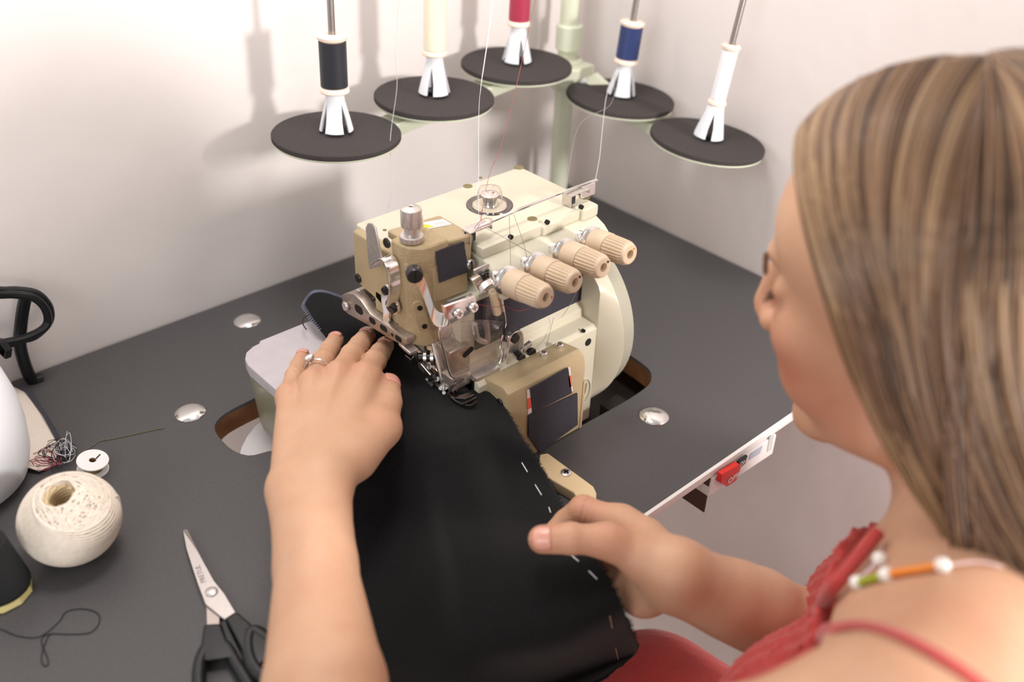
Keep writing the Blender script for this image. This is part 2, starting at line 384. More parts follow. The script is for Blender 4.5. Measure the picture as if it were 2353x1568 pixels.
# top of head above housing
ht = [onz(x, y, .2130) for x, y in ((952, 545), (985, 556), (1082, 548), (1060, 518), (985, 520))]
MB().prism([(.4455, .593, .205), (.505, .591, .201), (.505, .640, .201), (.4455, .640, .205)], (0, 0, .0085), .003, 3).build('head_top', M_tan, mc)
# warning sticker
c = onz(1022, 519, .2002); c = V((.496, .648, .2000)); c = onz(1024, 517, .2135)
st = [c+V((a*.013+b*.0, b*.0065, 0)) for a, b in ((-1, -1), (1, -1), (1, 1), (-1, 1))]
zt2 = lambda x, y, o=0: V((x, y, .2136-(x-.4455)*.0672+o))
sk = MB().prism([zt2(.470, .622), zt2(.501, .617), zt2(.501, .630), zt2(.470, .636)], (0, 0, .0003)).build('warning_sticker', mat('sticker_white', 'f0eeec', .5), mc)
MB().prism([zt2(.473, .6225, .0003), zt2(.4845, .6215, .0003), zt2(.479, .632, .0003)], (0, 0, .0003)).build('warning_triangle', mat('sticker_yellow', 'e8c93a', .5), sk)
for k in range(3): MB().prism([zt2(.487, .621+k*.003, .0003), zt2(.498, .6195+k*.003, .0003), zt2(.498, .6202+k*.003, .0003), zt2(.487, .6217+k*.003, .0003)], (0, 0, .0001)).build('sticker_line', M_steeld, sk)
# pressure adjusting screw (knurled) and post
p = V((.449, .608, .215)); kn = MB()
def knurl(mb, p, prof, n=40, depth=.0004):
    """lathe with fine vertical ribs"""
    x, y, nn = frame((0, 0, 1)); seg = n*2; rings = []
    for r, h, rib in prof:
        rings.append([mb.bm.verts.new(p+nn*h+(x*math.cos(2*PI*i/seg)+y*math.sin(2*PI*i/seg))*max(1e-5, r-(depth if i % 2 and rib else 0))) for i in range(seg)])
    fs = []
    for a, b in zip(rings, rings[1:]): fs += [mb.bm.faces.new((a[i], a[(i+1) % seg], b[(i+1) % seg], b[i])) for i in range(seg)]
    fs.append(mb.bm.faces.new(rings[-1])); bmesh.ops.recalc_face_normals(mb.bm, faces=fs)
knurl(kn, p, [(.0098, 0, 0), (.0106, .001, 1), (.0106, .0052, 1), (.0095, .006, 0), (.0065, .0062, 0), (.0065, .0135, 0), (.0088, .014, 0), (.0092, .0155, 1), (.0092, .0295, 1), (.0088, .0305, 0), (.0025, .0325, 0), (.0018, .0322, 0), (.0018, .029, 0)])
kn.build('pressure_screw', M_steel, mc, smooth=20)
p0 = onz(966, 548, .207); m = MB(); m.cyl(p0, p0+V((-.001, .001, .022)), .0042, seg=20, bev=.0006); m.cyl(p0+V((-.001, .001, .021)), p0+V((-.001, .001, .026)), .003, seg=16, bev=.001); m.build('guide_post', M_chrome, mc)
# lifting lever : flat handle + curved arm
hx = .4285
hpts = [onx(x, y, hx) for x, y in ((843, 522), (848, 512), (858, 512), (866, 524), (882, 603), (880, 612), (853, 618), (850, 612))]
MB().prism(hpts, (-.0016, 0, 0), .0004, 1).build('lifting_lever', M_steel, mc)
cv = bez([onx(x, y, hx-.001) for x, y in ((866, 606), (885, 592), (899, 606), (905, 640), (906, 668), (900, 700))], 6)
MB().strip(cv, (1, 0, 0), .012, .0018, .0003).build('lever_arm', M_chrome, mc)
pl = [onx(x, y, .4315) for x, y in ((880, 660), (886, 653), (900, 660), (903, 700), (893, 722), (893, 740), (886, 748), (879, 738), (880, 715), (876, 690))]
MB().prism(pl, (.003, 0, 0), .0005, 1).build('link_plate', M_chrome, mc)
for px, py, r in ((884, 669, .0042), (898, 704, .0072)):
    q = onx(px, py, .429); m = MB(); m.lathe([(r, .004), (r, 0), (r*.9, -.0012), (0, -.0014)], q, (1, 0, 0), 24); b2 = MB(); 
    b2.prism([q+V((-.0016, s*r*.85, t*r*.1)) for s, t in ((-1, -1), (1, -1), (1, 1), (-1, 1))], (.0004, 0, 0))
    o1 = m.build('lever_screw', M_black, mc); b2.build('slot', M_hole, o1)
    MB().lathe([(r*.9, .0015), (r*1.12, .0015), (r*1.12, .0045), (r*.9, .0045)], q, (1, 0, 0), 24).build('washer', M_chrome, mc)
# curved spring arm from the black screw to the guard bracket
yb = .573
q = ony(954, 630, .575); 
m = MB(); dn = V((-.45, -.85, .0)).normalized(); q = V((.4405, .5845, .1835)); q = ony(952, 630, .582)
m.lathe([(.0072, -.004), (.0072, .0035), (.0064, .0048), (0, .005)], q, dn, 26); o1 = m.build('pivot_screw', M_black, mc)
x, y, _ = frame(dn); b2 = MB(); b2.prism([q+dn*.0049+x*(s*.0062)+y*(t*.0007) for s, t in ((-1, -1), (1, -1), (1, 1), (-1, 1))], dn*.0004); b2.build('slot', M_hole, o1)
pts = bez([ony(px, py, yy) for px, py, yy in ((957, 628, .580), (972, 658, .578), (984, 690, .575), (994, 718, .572), (1005, 733, .568), (1022, 737, .562), (1032, 733, .556))], 6)
m = MB()
vs = [p for p in pts]
m.strip(pts, (.25, 0, 1), .0135, .0016, .0003).build('spring_arm', M_chrome, mc)
# pierced presser arm
X = .428
ho = [onx(x, y, X) for x, y in ((785, 678), (795, 674), (812, 676), (828, 690), (850, 722), (905, 760), (932, 779), (934, 790), (928, 797), (900, 782), (845, 748), (800, 723), (787, 712))]
pa_ = thing  # noqa
mm = MB().prism(ho, (.011, 0, 0), .0014, 2).build('presser_arm', M_steeld, mc)
m = MB()
for px, py, w, h, an in ((824, 712, .013, .009, -38), (855, 738, .010, .0065, -38), (881, 755, .011, .006, -36), (901, 770, .0035, .0035, 0), (915, 779, .010, .0055, -35)):
    c = onx(px, py, X-.0003); u = V((0, math.cos(math.radians(180-an)), -math.sin(math.radians(an)) if 0 else 0)); 
    d = (onx(px+30, py+20, X)-onx(px, py, X)).normalized(); e = V((1, 0, 0)).cross(d)
    m.prism(rrect(c, d, e, w, h, min(w, h)*.48, 5), (.0009, 0, 0))
m.build('lightening_holes', M_hole, mm)
q = onx(797, 703, X); m = MB(); m.cyl(q, q-V((.003, 0, 0)), .0048, seg=20, bev=.0008); m.build('pivot_pin', M_steel, mm)
q = onx(798, 681, X+.004); m = MB(); m.cyl(q, q+V((0, 0, .001)), .0022, seg=14); m.build('oil_hole', M_hole, mm)
q0 = onx(812, 690, .437); m = MB(); m.cyl(V((.436, .678, .1285)), V((.485, .678, .1285)), .0085, seg=28, bev=.001); m.build('presser_shaft', M_steel, mc)
MB().box(.437, .447, .640, .652, .128, .150, .002).build('shaft_clamp', M_tan, mc)
# presser foot and its linkage
m = MB(); m.strip([onx(x, y, .433) for x, y in ((925, 785), (940, 800), (952, 810))], (1, 0, 0), .010, .004, .0008); m.strip([onz(x, y, z) for x, y, z in ((950, 792, .112), (985, 828, .100), (1000, 845, .094))], (.6, .8, 0), .006, .003, .0006)
m.build('foot_shank', M_steel, mc)
m = MB()
for dx in (0, .0045): m.lathe([(.0045, 0), (.007, 0), (.007, .0028), (.0045, .0028)], onz(975, 822, .104)+V((dx, -dx, 0)), (.7, -.7, .1), 22, closed=True)
m.build('shank_collar', M_chrome, mc)
m = MB(); q = onz(975, 822, .104); m.cyl(q-V((.004, -.004, 0)), q+V((.009, -.009, 0)), .0042, seg=16, bev=.0006); m.build('shank_screw', M_black, mc)
m = MB(); m.strip([onz(x, y, z) for x, y, z in ((990, 842, .092), (1005, 862, .086), (1022, 880, .080))], (.7, .7, 0), .004, .0022, .0004); m.build('foot_spring', mat('bronze_metal', '9a7a5c', .3, 1), mc)
FZ = .0775
def zpath(l): return [onz(a, b, c) for a, b, c in l]
m = MB()
m.prism(zpath([(1000, 884, FZ), (1010, 880, FZ), (1044, 904, FZ), (1060, 911, FZ), (1082, 903, FZ), (1090, 911, FZ), (1070, 921, FZ), (1046, 919, FZ), (1028, 909, FZ)]), (0, 0, .0020), .0005, 1)
m.strip(bez(zpath([(1036, 915, FZ+.003), (1048, 925, FZ+.0025), (1064, 933, FZ+.002), (1082, 935, FZ+.0025), (1096, 926, FZ+.004)]), 5), (0, 0, 1), .0045, .0013, .0003)
m.strip(zpath([(1062, 931, FZ+.0045), (1080, 924, FZ+.0055), (1094, 915, FZ+.0055)]), (0, 0, 1), .0035, .0012, .0003)
m.tube(bez(zpath([(1030, 912, FZ+.002), (1035, 893, FZ+.010), (1048, 880, FZ+.016), (1066, 872, FZ+.018)]), 5), .0011, 6)
m.build('presser_foot', mat('foot_steel', '6f6864', .22, .95), mc)
m = MB(); m.prism(zpath([(980, 866, FZ+.003), (990, 862, FZ+.003), (1012, 884, FZ+.003), (1005, 890, FZ+.003)]), (0, 0, .004), .001); m.cyl(onz(990, 872, FZ+.006), onz(1003, 866, FZ+.012), .004, seg=12, bev=.0008); m.build('foot_clamp', M_black, mc)
m = MB()
m.prism(zpath([(1006, 880, FZ+.002), (1024, 898, FZ+.002), (1018, 905, FZ+.002), (1000, 888, FZ+.002)]), (0, 0, .003), .0006)
for x, y in ((1012, 893), (1020, 903)): m.cyl(onz(x, y, FZ+.005), onz(x, y, FZ+.0066), .0016, seg=10)
m.build('foot_plate', M_chrome, mc)
m = MB(); m.strip(zpath([(932, 820, .083), (945, 830, .083), (952, 822, .083), (948, 812, .086)]), (0, .3, 1), .003, .0012); m.build('thread_hook', M_chrome, mc)
for pl_, h_, mt_ in (([(960, 846), (972, 840), (984, 852), (974, 860)], .006, M_steeld), ([(976, 878), (984, 872), (1000, 886), (992, 893)], .0035, M_chrome), ([(990, 858), (998, 853), (1008, 864), (1000, 870)], .008, M_steeld), ([(1016, 872), (1024, 868), (1036, 884), (1028, 890)], .005, M_steel), ([(958, 826), (966, 822), (974, 834), (966, 838)], .009, M_black)):
    MB().prism(zpath([(a, b, FZ+.0015) for a, b in pl_]), (0, 0, h_), .0008, 2).build('linkage_block', mt_, mc)
for a_, b_, r_ in (((968, 836, .092), (990, 862, .084), .0016), ((1000, 846, .094), (1030, 884, .083), .0012), ((1036, 868, .092), (1052, 890, .083), .0014)):
    MB().cyl(onz(*a_), onz(*b_), r_, seg=12, bev=.0003).build('linkage_rod', M_chrome, mc)
for a_ in ((986, 845, .094), (1003, 872, .087), (1022, 892, .083)):
    q = onz(*a_); m = MB(); b2 = MB(); screw(m, q, (-.4, -.5, .75), .0026, .0016, b2); o1 = m.build('linkage_screw', M_steel, mc); b2.build('slot', M_hole, o1)
# needle plate and low front metal between foot and cover
MB().prism([V(q) for q in ((.428, .60, .068), (.482, .60, .068), (.492, .548, .068), (.440, .536, .068))], (0, 0, .006), .001).build('needle_plate', M_steel, mc)
MB().box(.470, .500, .545, .575, .04, .092, .0025).build('knife_block', M_steel, mc)
MB().box(.472, .510, .578, .64, .072, .135, .003).build('looper_housing', M_cream, mc)
MB().box(.452, .476, .56, .60, .074, .12, .003).build('needle_bar_block', M_steeld, mc)
MB().cyl((.452, .585, .118), (.449, .566, .080), .0022).build('needle_bar', M_chrome, mc)
# clear guard in its wire frame
G = .553
gf = bez([ony(x, y, G) for x, y in ((1012, 755), (1010, 770), (1022, 815), (1034, 860), (1050, 872), (1068, 877), (1110, 862), (1140, 845), (1152, 825), (1150, 795), (1156, 770))], 4)
MB().tube(gf, .0011, 8).build('guard_frame', M_chrome, mc)
gp = [p for p in gf]+[ony(1158, 740, G), ony(1100, 735, G), ony(1040, 745, G)]
MB().prism(gp, (0, .0014, 0), .0003, 1).build('needle_guard', M_clear, mc, label='clear plastic needle guard')
MB().prism([ony(x, y, G+.006) for x, y in ((1118, 660), (1150, 655), (1158, 740), (1150, 752), (1122, 795), (1112, 750))], (.0, .010, .0), .001).build('thread_shield', M_clear, mc)
MB().prism([ony(x, y, G+.012) for x, y in ((1012, 775), (1045, 765), (1063, 868), (1040, 858))], (.002, .02, 0), .001).build('guard_side', M_clear, mc)
m = MB(); m.prism(rrect(ony(1075, 809, G-.0005), (1, 0, .42), (-.4, 0, 1), .013, .0055, .0027, 5), (0, -.0008, 0)); m.build('guard_slot', M_hole, mc)
bp = [ony(x, y, .553) for x, y in ((1022, 706), (1092, 680), (1100, 712), (1033, 748))]
MB().prism(bp, (0, .006, 0), .001, 2).build('guard_bracket', M_chrome, mc)
for px, py in ((1052, 720), (1086, 706)):
    q = ony(px, py, .552); m = MB(); b2 = MB(); screw(m, q, (0, -1, .15), .0048, .003, b2, True); o1 = m.build('bracket_screw', M_chrome, mc); b2.build('slot', M_steeld, o1)
MB().prism([ony(x, y, .56) for x, y in ((1012, 752), (1038, 745), (1042, 762), (1030, 778), (1015, 770))], (0, .0016, 0), .0004).build('hinge_tab', M_steel, mc)
# take-up parts above the guard
MB().cyl(ony(1132, 668, .561), ony(1143, 722, .561), .0042, seg=20, bev=.0012).build('thread_tube', mat('ivory_plastic', 'e6cfae', .4), mc)
cv = bez([ony(x, y, .558) for x, y in ((1128, 652), (1142, 655), (1152, 700), (1158, 735), (1156, 752))], 5)
MB().strip(cv, (0, 1, 0), .006, .0012).build('take_up_guide', M_chrome, mc)
MB().prism([ony(x, y, .566) for x, y in ((1086, 645), (1105, 634), (1118, 655), (1100, 668))], (0, .006, 0), .001).build('cast_off_cap', mat('satin_nickel', 'd8d0c4', .3, 1), mc)
MB().strip(bez([ony(x, y, .560) for x, y in ((1104, 668), (1112, 657), (1126, 648), (1141, 641))], 4), (.2, .8, .3), .006, .0014).build('take_up_lever', M_steel, mc)
MB().prism([ony(x, y, .572) for x, y in ((1090, 622), (1122, 606), (1132, 614), (1138, 660), (1100, 668), (1094, 640))], (0, .003, 0), .001).build('guide_plate', M_steel, mc)
m = MB(); m.cyl(ony(1108, 628, .571), ony(1112, 642, .569), .003, seg=12, bev=.0006)
for k in range(3): q = ony(1121, 622+k*7, .5715); m.box(q.x-.003, q.x+.003, q.y-.0006, q.y, q.z-.0005, q.z+.0005)
m.build('plate_marks', M_black, mc)
cv = [ony(x, y, .562) for x, y in ((1090, 745), (1096, 775), (1112, 785), (1120, 778), (1116, 740))]
MB().tube(bez(cv, 5), .003, 10).build('guard_spring', M_steel, mc)
# needle clamp below guard
m = MB(); m.box(.447, .470, .552, .568, .083, .098, .002); m.build('needle_clamp', M_steel, mc)
m = MB()
for dx in (0, .004): m.cyl((.452+dx, .557, .084), (.4515+dx, .554, .074), .0008, seg=8)
m.build('needle', M_chrome, mc)
# looper bracket right of the guard
LB = .552
MB().strip(bez([ony(x, y, LB) for x, y in ((1155, 850), (1160, 800), (1168, 768), (1183, 757), (1193, 762), (1195, 800), (1192, 845))], 4), (0, 1, 0), .010, .0016, .0003).build('looper_bracket', M_chrome, mc)
MB().prism([ony(x, y, LB+.004) for x, y in ((1164, 790), (1190, 762), (1192, 840), (1160, 862))], (0, .004, 0), .001).build('looper_plate', M_steel, mc)
for px, py in ((1180, 776), (1194, 822), (1218, 808)):
    q = ony(px, py, .549); m = MB(); m.cyl(q+V((.001, .010, 0)), q, .0032, seg=14, bev=.0005); m.cyl(q, q-V((0, .004, 0)), .0048, seg=14, bev=.0007); m.build('thumb_screw', M_black, mc)
MB().prism([ony(x, y, .547) for x, y in ((1196, 806), (1222, 786), (1224, 794), (1200, 815))], (0, .004, 0), .0008).build('looper_guide_bar', M_steel, mc)
# tan front cover
CFR = [(.545, .088), (.520, .092), (.512, .088), (.5095, .078), (.5095, .0015), (.545, .0015)]
m = MB(); m.hull(yz(.4795, CFR), yz(.577, CFR), .0012, 2); fco = m.build('front_cover', M_tan, mc)
MB().box(.478, .4815, .5085, .512, .0015, .060, .0008).build('cover_flange', M_tan, fco)
MB().box(.5755, .5785, .5085, .512, .0015, .060, .0008).build('cover_flange', M_tan, fco)
def onface(pl, y, t=.001): return MB().prism([ony(a, b, y) for a, b in pl], (0, -t, 0))
onface([(1216, 893), (1304, 845), (1313, 903), (1222, 948)], .509, .0010).build('felt_label', M_label, fco)
onface([(1213, 955), (1325, 903), (1326, 975), (1240, 1038), (1213, 1003)], .5085, .0012).build('felt_label', M_label, fco, label='lower black felt patch')
for a in (((1211, 897), (1217, 895), (1221, 947), (1213, 952)), ((1303, 846), (1309, 843), (1315, 898), (1309, 902))):
    onface(a, .5092, .0008).build('label_edge', mat('label_white', 'e8dcd8', .5), fco)
    b_ = [V(p)*1 for p in (a[0]+(0,), a[1]+(0,), a[2]+(0,), a[3]+(0,))]
    q = [b_[0].lerp(b_[3], .35), b_[1].lerp(b_[2], .35), b_[1].lerp(b_[2], .8), b_[0].lerp(b_[3], .8)]
    onface([(p.x, p.y) for p in q], .5086, .0006).build('label_mark', mat('label_red', 'e2604c', .5), fco)
q = V((.4795, .522, .074)); m = MB(); m.cyl(q, q-V((.002, 0, 0)), .0042, seg=16, bev=.0006); m.build('cover_screw', M_black, fco)
# left cloth plate and its casting
lc = [(.3385, .712), (.3385, .725), (.3415, .736), (.348, .745), (.358, .750), (.366, .751), (.368, .7545), (.427, .7545), (.427, .56), (.345, .56), (.3385, .568)]
MB().hull([V((x+(.004 if x < .4 else 0), y-(.003 if y > .7 else 0), -.012)) for x, y in lc], [V((x, y, .055)) for x, y in lc], .003, 2).build('left_casting', M_base, mc)
MB().hull([V((x-.001, y+.001, .055)) for x, y in lc], [V((x-.001, y+.001, .0685)) for x, y in lc], .0045, 4).build('cloth_plate', M_whitemetal, mc, label='grey cloth plate at the left end')
MB().box(.427, .48, .545, .74, -.02, .066, .002).build('bed_casting', M_base, mc)
# pedal side housing screws on the head
q = ony(1079, 607, .586); m = MB(); b2 = MB(); screw(m, q, (0, -1, .1), .0048, .003, b2); o1 = m.build('housing_screw', M_chrome, mc); b2.build('slot', M_hole, o1)
q = onz(1068, 545, .206); m = MB(); b2 = MB(); screw(m, q, (-.2, -.7, .6), .0045, .0035, b2); o1 = m.build('housing_screw', M_chrome, mc); b2.build('slot', M_hole, o1)
# thread guide bar over the arm
z0 = .2045
m = MB(); g0, g1 = onz(1092, 525, .212), onz(1372, 413, .214)
m.strip([g0, g0.lerp(g1, .33)+V((0, 0, .0015)), g0.lerp(g1, .66)+V((0, 0, .0015)), g1], (0, 1, .0), .003, .0014)
m.build('thread_guide_bar', M_chrome, mc)
for u_, n_ in (((1072, 528), 0), ((1300, 445), 1)):
    c = onz(u_[0]+20, u_[1], .2085); m = MB()
    m.strip([c+V((-.012, -.002, -.008)), c+V((-.012, -.002, .003)), c+V((-.004, -.002, .0035)), c+V((.013, -.002, .0035)), c+V((.013, -.002, -.0005))], (0, 1, 0), .012, .0012)
    m.build('guide_bracket', M_steel, mc)
    m = MB(); m.box(c.x-.010, c.x-.004, c.y-.006, c.y+.003, c.z-.007, c.z+.002, .001); m.build('bracket_clip', M_black, mc)
m = MB(); q = onz(1350, 432, .212); m.box(q.x-.008, q.x+.010, q.y-.001, q.y+.001, q.z-.009, q.z+.003); m.build('guide_wing', M_chrome, mc)
# tension dials
for i, (fx, fy) in enumerate(((1255, 684), (1322, 650), (1387, 615), (1448, 585))):
    ax = V((0, -math.cos(math.radians(7)), math.sin(math.radians(7)))); fcx = ony(fx, fy, .493); b0 = fcx-ax*.060
    td = MB(); td.lathe([(.006, -.004), (.006, .008), (.0125, .0085), (.0135, .0095), (.0125, .0105), (.011, .011), (.0128, .0118), (.0138, .0128), (.0125, .0145), (.0105, .0155), (.006, .016)], b0, ax, 36)
    td = td.build('tension_dial', M_chrome, mc)
    m = MB(); m.lathe([(.004, .0155), (.0118, .0155), (.0126, .017), (.0128, .022), (.0128, .0335), (.0122, .0345), (.0115, .0345), (.0110, .033), (.008, .033)], b0, ax, 40); m.build('dial_collar', M_knob, td)
    m = MB(); x, y, nn = frame(ax); seg = 96; rings = []
    prof = [(.0112, .0325, 0), (.0116, .0345, 0), (.0115, .0365, 1), (.0111, .048, 1), (.0106, .0555, 1), (.0103, .0575, 0), (.0095, .0595, 0), (.0085, .0602, 0), (.0042, .0602, 0), (.0040, .0595, 0), (.0040, .054, 0), (.0030, .0538, 0)]
    for r, h, rib in prof:
        rings.append([m.bm.verts.new(b0+nn*h+(x*math.cos(2*PI*k/seg)+y*math.sin(2*PI*k/seg))*(r+(.00075 if rib and k % 4 < 2 else -.0003 if rib else 0))) for k in range(seg)])
    fs = []
    for a, b in zip(rings, rings[1:]): fs += [m.bm.faces.new((a[k], a[(k+1) % seg], b[(k+1) % seg], b[k])) for k in range(seg)]
    fs.append(m.bm.faces.new(rings[-1])); bmesh.ops.recalc_face_normals(m.bm, faces=fs)
    m.build('dial_grip', M_knob, td, smooth=25)
    m = MB(); q = b0+nn*.0602+V((.0062, 0, -.002)) if i == 0 else b0+nn*.0602+V((.005, 0, .004)); m.cyl(q, q+nn*.0003, .0011, seg=12)
    m.build('dial_dot', mat('dot_red', 'b02020', .5) if i == 0 else (M_hole if i < 3 else mat('dot_yellow', 'e0a040', .5)), td)
    MB().tube([b0+ax*.006+V((-.006, 0, .008)), b0+ax*.006+V((-.013, 0, .009)), b0+ax*.010+V((-.014, 0, .004))], .0012, 8).build('dial_hook', M_chrome, td)
# hem-in plate with paper under the arm
MB().prism([ony(x, y, .572) for x, y in ((1158, 692), (1182, 686), (1188, 698), (1160, 712))], (0, .001, 0)).build('paper_tab', mat('paper_white', 'e9e7ec', .6), mc)

# ------------------------------------------------------------------ thread stand
GS = 'thread stand cones'
st = thing('thread_stand', (.835, .885, 0), 'pale green metal thread stand with pole and two arms in the wall corner', 'thread stand')
pb0, pt0 = V((.901, .876, -.0)), V((.915, .878, 1.0))
MB().cyl(pb0, pt0, .0125, seg=28).build('pole', M_green, st)
DI = [(.528, .842, .217), (.662, .846, .227), (.803, .863, .231), (.903, .779, .192), (.905, .641, .180)]
DI = [V(p) for p in DI]
hub = V((.903, .876, .205))
m = MB(); m.cyl(hub-V((0, 0, .028)), hub+V((0, 0, .012)), .021, seg=28, bev=.003); m.box(hub.x-.02, hub.x+.018, hub.y-.034, hub.y-.005, hub.z-.02, hub.z+.008, .003); m.build('pole_clamp', M_green, st)
m = MB(); q = hub+V((-.004, -.034, -.012)); m.lathe([(.0085, 0), (.0085, .005), (.005, .009), (0, .010)], q, (-.2, -1, 0), 20); m.build('clamp_bolt', M_chrome, st)
m = MB(); m.cyl(hub+V((.002, 0, .022)), hub+V((.002, 0, .055)), .017, seg=28, bev=.002); m.build('pole_collar', M_green, st)
MB().tube(bez([(.925, .90, .0), (.928, .90, .25), (.936, .90, .27), (.940, .90, 1.0)], 5), .0045, 8).build('pole_cable', mat('grey_brown_cable', '5f5350', .5), st, label='dark thin cable running up beside the pole')
def arm_(pts, w=.030):
    m = MB(); pts = [V(p) for p in pts]
    m.strip(pts, V((0, 0, 1)).cross(pts[-1]-pts[0]), w, .003, .0008)
    n = V((0, 0, 1)).cross(pts[-1]-pts[0]).normalized()*(-w/2)
    m.strip([p-n*1.0-V((0, 0, .006)) for p in pts], (0, 0, 1), .012, .0025, .0006)
    m.strip([p+n*1.0-V((0, 0, .006)) for p in pts], (0, 0, 1), .012, .0025, .0006)
    return m
dz = V((0, 0, -.0085))
arm_([DI[0]+dz+V((-.012, -.002, 0)), DI[0]+dz, DI[1]+dz, DI[2]+dz, hub+V((-.01, -.02, .006))]).build('arm', M_green, st)
arm_([hub+V((.012, -.03, -.006)), DI[3]+dz, DI[4]+dz+V((0, -.02, 0))]).build('arm', M_green, st)
for t in (.35, .75):
    q = DI[0].lerp(DI[1], t)+dz+V((0, -.0, .0015)); MB().cyl(q, q+V((0, 0, .0012)), .004, seg=14).build('arm_hole', M_edge, st)
tops = [V((.526, .841, .377)), None, None, None, None]
# each pin leans a little: direction per station
dirs = [V((.035, .01, 1)), V((.03, .0, 1)), V((.03, 0, 1)), V((.07, -.03, 1)), V((.10, -.05, 1))]
plen = [.165, .2, .23, .215, .180]
M_pin = mat('pin_steel', 'a8a2a0', .3, 1)
cols = [('1d1e28', 'dark navy'), ('f3ead2', 'cream'), ('a82a45', 'crimson'), ('1b2f66', 'royal blue'), ('f0f0f4', 'white')]
descr = ['thread spool wound with dark navy thread on the leftmost stand pin', 'spool of cream thread on the second stand pin from the left', 'spool of crimson thread cut off by the top of the picture', 'spool of royal blue thread on the right arm of the stand', 'slim spool of white thread on the rightmost stand pin']
srad = [.0138, .0125, .0125, .0135, .0088]; hgt = [.058, .07, .09, .050, .068]
zo = [.044, .046, .046, .042, .042]
for i, c in enumerate(DI):
    a = dirs[i].normalized(); x, y, n = frame(a)
    # plate under the foam
    MB().cyl(c+a*-.0062, c+a*-.0042, .0665, seg=72).build('spool_plate', M_green, st)
    MB().lathe([(.0668, -.004), (.0677, -.003), (.0677, .0009), (.0668, .002), (.004, .002), (.004, -.004)], c, a, 90, closed=True).build('foam_pad', M_foam, st)
    pn = MB(); pn.cyl(c-a*.012, c+a*(plen[i]), .0036, seg=16, bev=.001); pn.build('spool_pin', M_pin, st)
    MB().cyl(c+a*.002, c+a*.007, .0085, seg=6, bev=.001).build('pin_nut', M_black, st)
    # white split cone holder
    H = zo[i]-.004
    m = MB()
    for k in range(4):
        a0 = PI/2*k+.28+.55*(i % 3); a1 = a0+PI/2-.42; seg = 8; rows = []
        for (r0, h) in ((.0178, .004), (.0150, .016), (.0105, .034), (.0088, .046)):
            gap = 0 if h < .03 else -.0
            aa = [a0+(a1-a0)*j/seg for j in range(seg+1)]
            if h > .033: aa = [PI/2*k+.28+.55*(i % 3)-.21+PI/2*j/seg for j in range(seg+1)]
            rows.append([c+n*(.0015+h)+(x*math.cos(t)+y*math.sin(t))*r0 for t in aa])
        rows2 = [[p-(p-(c+n*(p-c).dot(n))).normalized()*.0018 for p in row] for row in rows]
        vs = [[m.bm.verts.new(p) for p in r] for r in rows]; v2 = [[m.bm.verts.new(p) for p in r] for r in rows2]; R_, C_ = len(rows), seg+1
        for r in range(R_-1):
            for q in range(C_-1):
                m.bm.faces.new((vs[r][q], vs[r][q+1], vs[r+1][q+1], vs[r+1][q])); m.bm.faces.new((v2[r][q], v2[r+1][q], v2[r+1][q+1], v2[r][q+1]))
        for r in range(R_-1):
            m.bm.faces.new((vs[r][0], vs[r+1][0], v2[r+1][0], v2[r][0])); m.bm.faces.new((vs[r][-1], v2[r][-1], v2[r+1][-1], vs[r+1][-1]))
        for q in range(C_-1): m.bm.faces.new((vs[0][q], v2[0][q], v2[0][q+1], vs[0][q+1])); m.bm.faces.new((vs[-1][q], vs[-1][q+1], v2[-1][q+1], v2[-1][q]))
    m.build('cone_holder', M_white, st)
    # spool
    b = c+n*(zo[i]+.0015); r = srad[i]; h = hgt[i]; fr = max(r+.0012, .0105)
    sp = thing('thread_spool', b, descr[i], 'thread spool', 'thread spools on the stand')
    prof = [(.0042, 0), (fr, 0), (fr+.0006, .0012), (fr, .004), (r*.9, .006), (r*.86, h-.006), (fr, h-.004), (fr+.0006, h-.0012), (fr-.001, h), (.0065, h+.0015), (.0042, h)]
    MB().lathe(prof, b, n, 40, closed=True).build('spool_core', M_spoolp, sp)
    mm = mat('thread_'+cols[i][1].replace(' ', '_'), cols[i][0], .55, sheen=.2)
    wv = MB(); L = h-.0125; ns = 60
    pf = [(r*.8, .006)]+[(r+.0002*(1 if k % 2 else -1), .0062+L*k/ns) for k in range(ns+1)]+[(r*.8, h-.006)]
    wv.lathe(pf, b, n, 40).build('wound_thread', mm, sp, smooth=60)

# ------------------------------------------------------------------ threads running to the machine
def thread(name, pts, r, col, label, group='threads running down to the machine'):
    b = bez(pts, 8); r = [r[0]+(r[1]-r[0])*min(1, max(0, (k/len(b)-.45)*6)) for k in range(len(b))] if isinstance(r, tuple) else r
    m = MB(); m.tube(b, r, 5); o = m.build(name, mat('strand_'+col, col, .6), origin=pts[-1]); return tag(o, label, 'thread', group)
g = lambda x, y, D: atd(x, y, D)
thread('thread', [g(930, -400, 1.08), g(918, -40, 1.05), g(909, 120, 1.03), g(912, 200, 1.03), g(897, 320, 1.02), g(901, 420, 1.0), g(893, 500, .97), V((.452, .618, .199))], .0003, 'b9b3b5', 'thin pale thread hanging left of the machine behind its knurled screw')
thread('thread', [g(1145, -400, 1.02), g(1134, -40, 1.0), g(1125, 60, 1.0), g(1112, 150, .99), g(1105, 200, .99), g(1100, 270, .98), g(1100, 490, .92), onz(1098, 526, .212)], (.00045, .00017), 'e9e6e8', 'white thread falling past the second foam disc')
thread('thread', [g(1330, -400, 1.04), g(1240, -40, 1.02), g(1210, 90, 1.01), g(1186, 200, 1.0), g(1150, 340, .98), g(1125, 400, .96), g(1107, 490, .93), onz(1104, 524, .213)], .00028, '9d4f4f', 'thin red thread falling past the central cone holder')
thread('thread', [g(1420, 160, 1.1), g(1395, 215, 1.1), g(1384, 300, 1.05), g(1378, 360, 1.03), onz(1368, 414, .213)], .00028, 'd5d2d6', 'pale thread running to the right end of the guide bar')
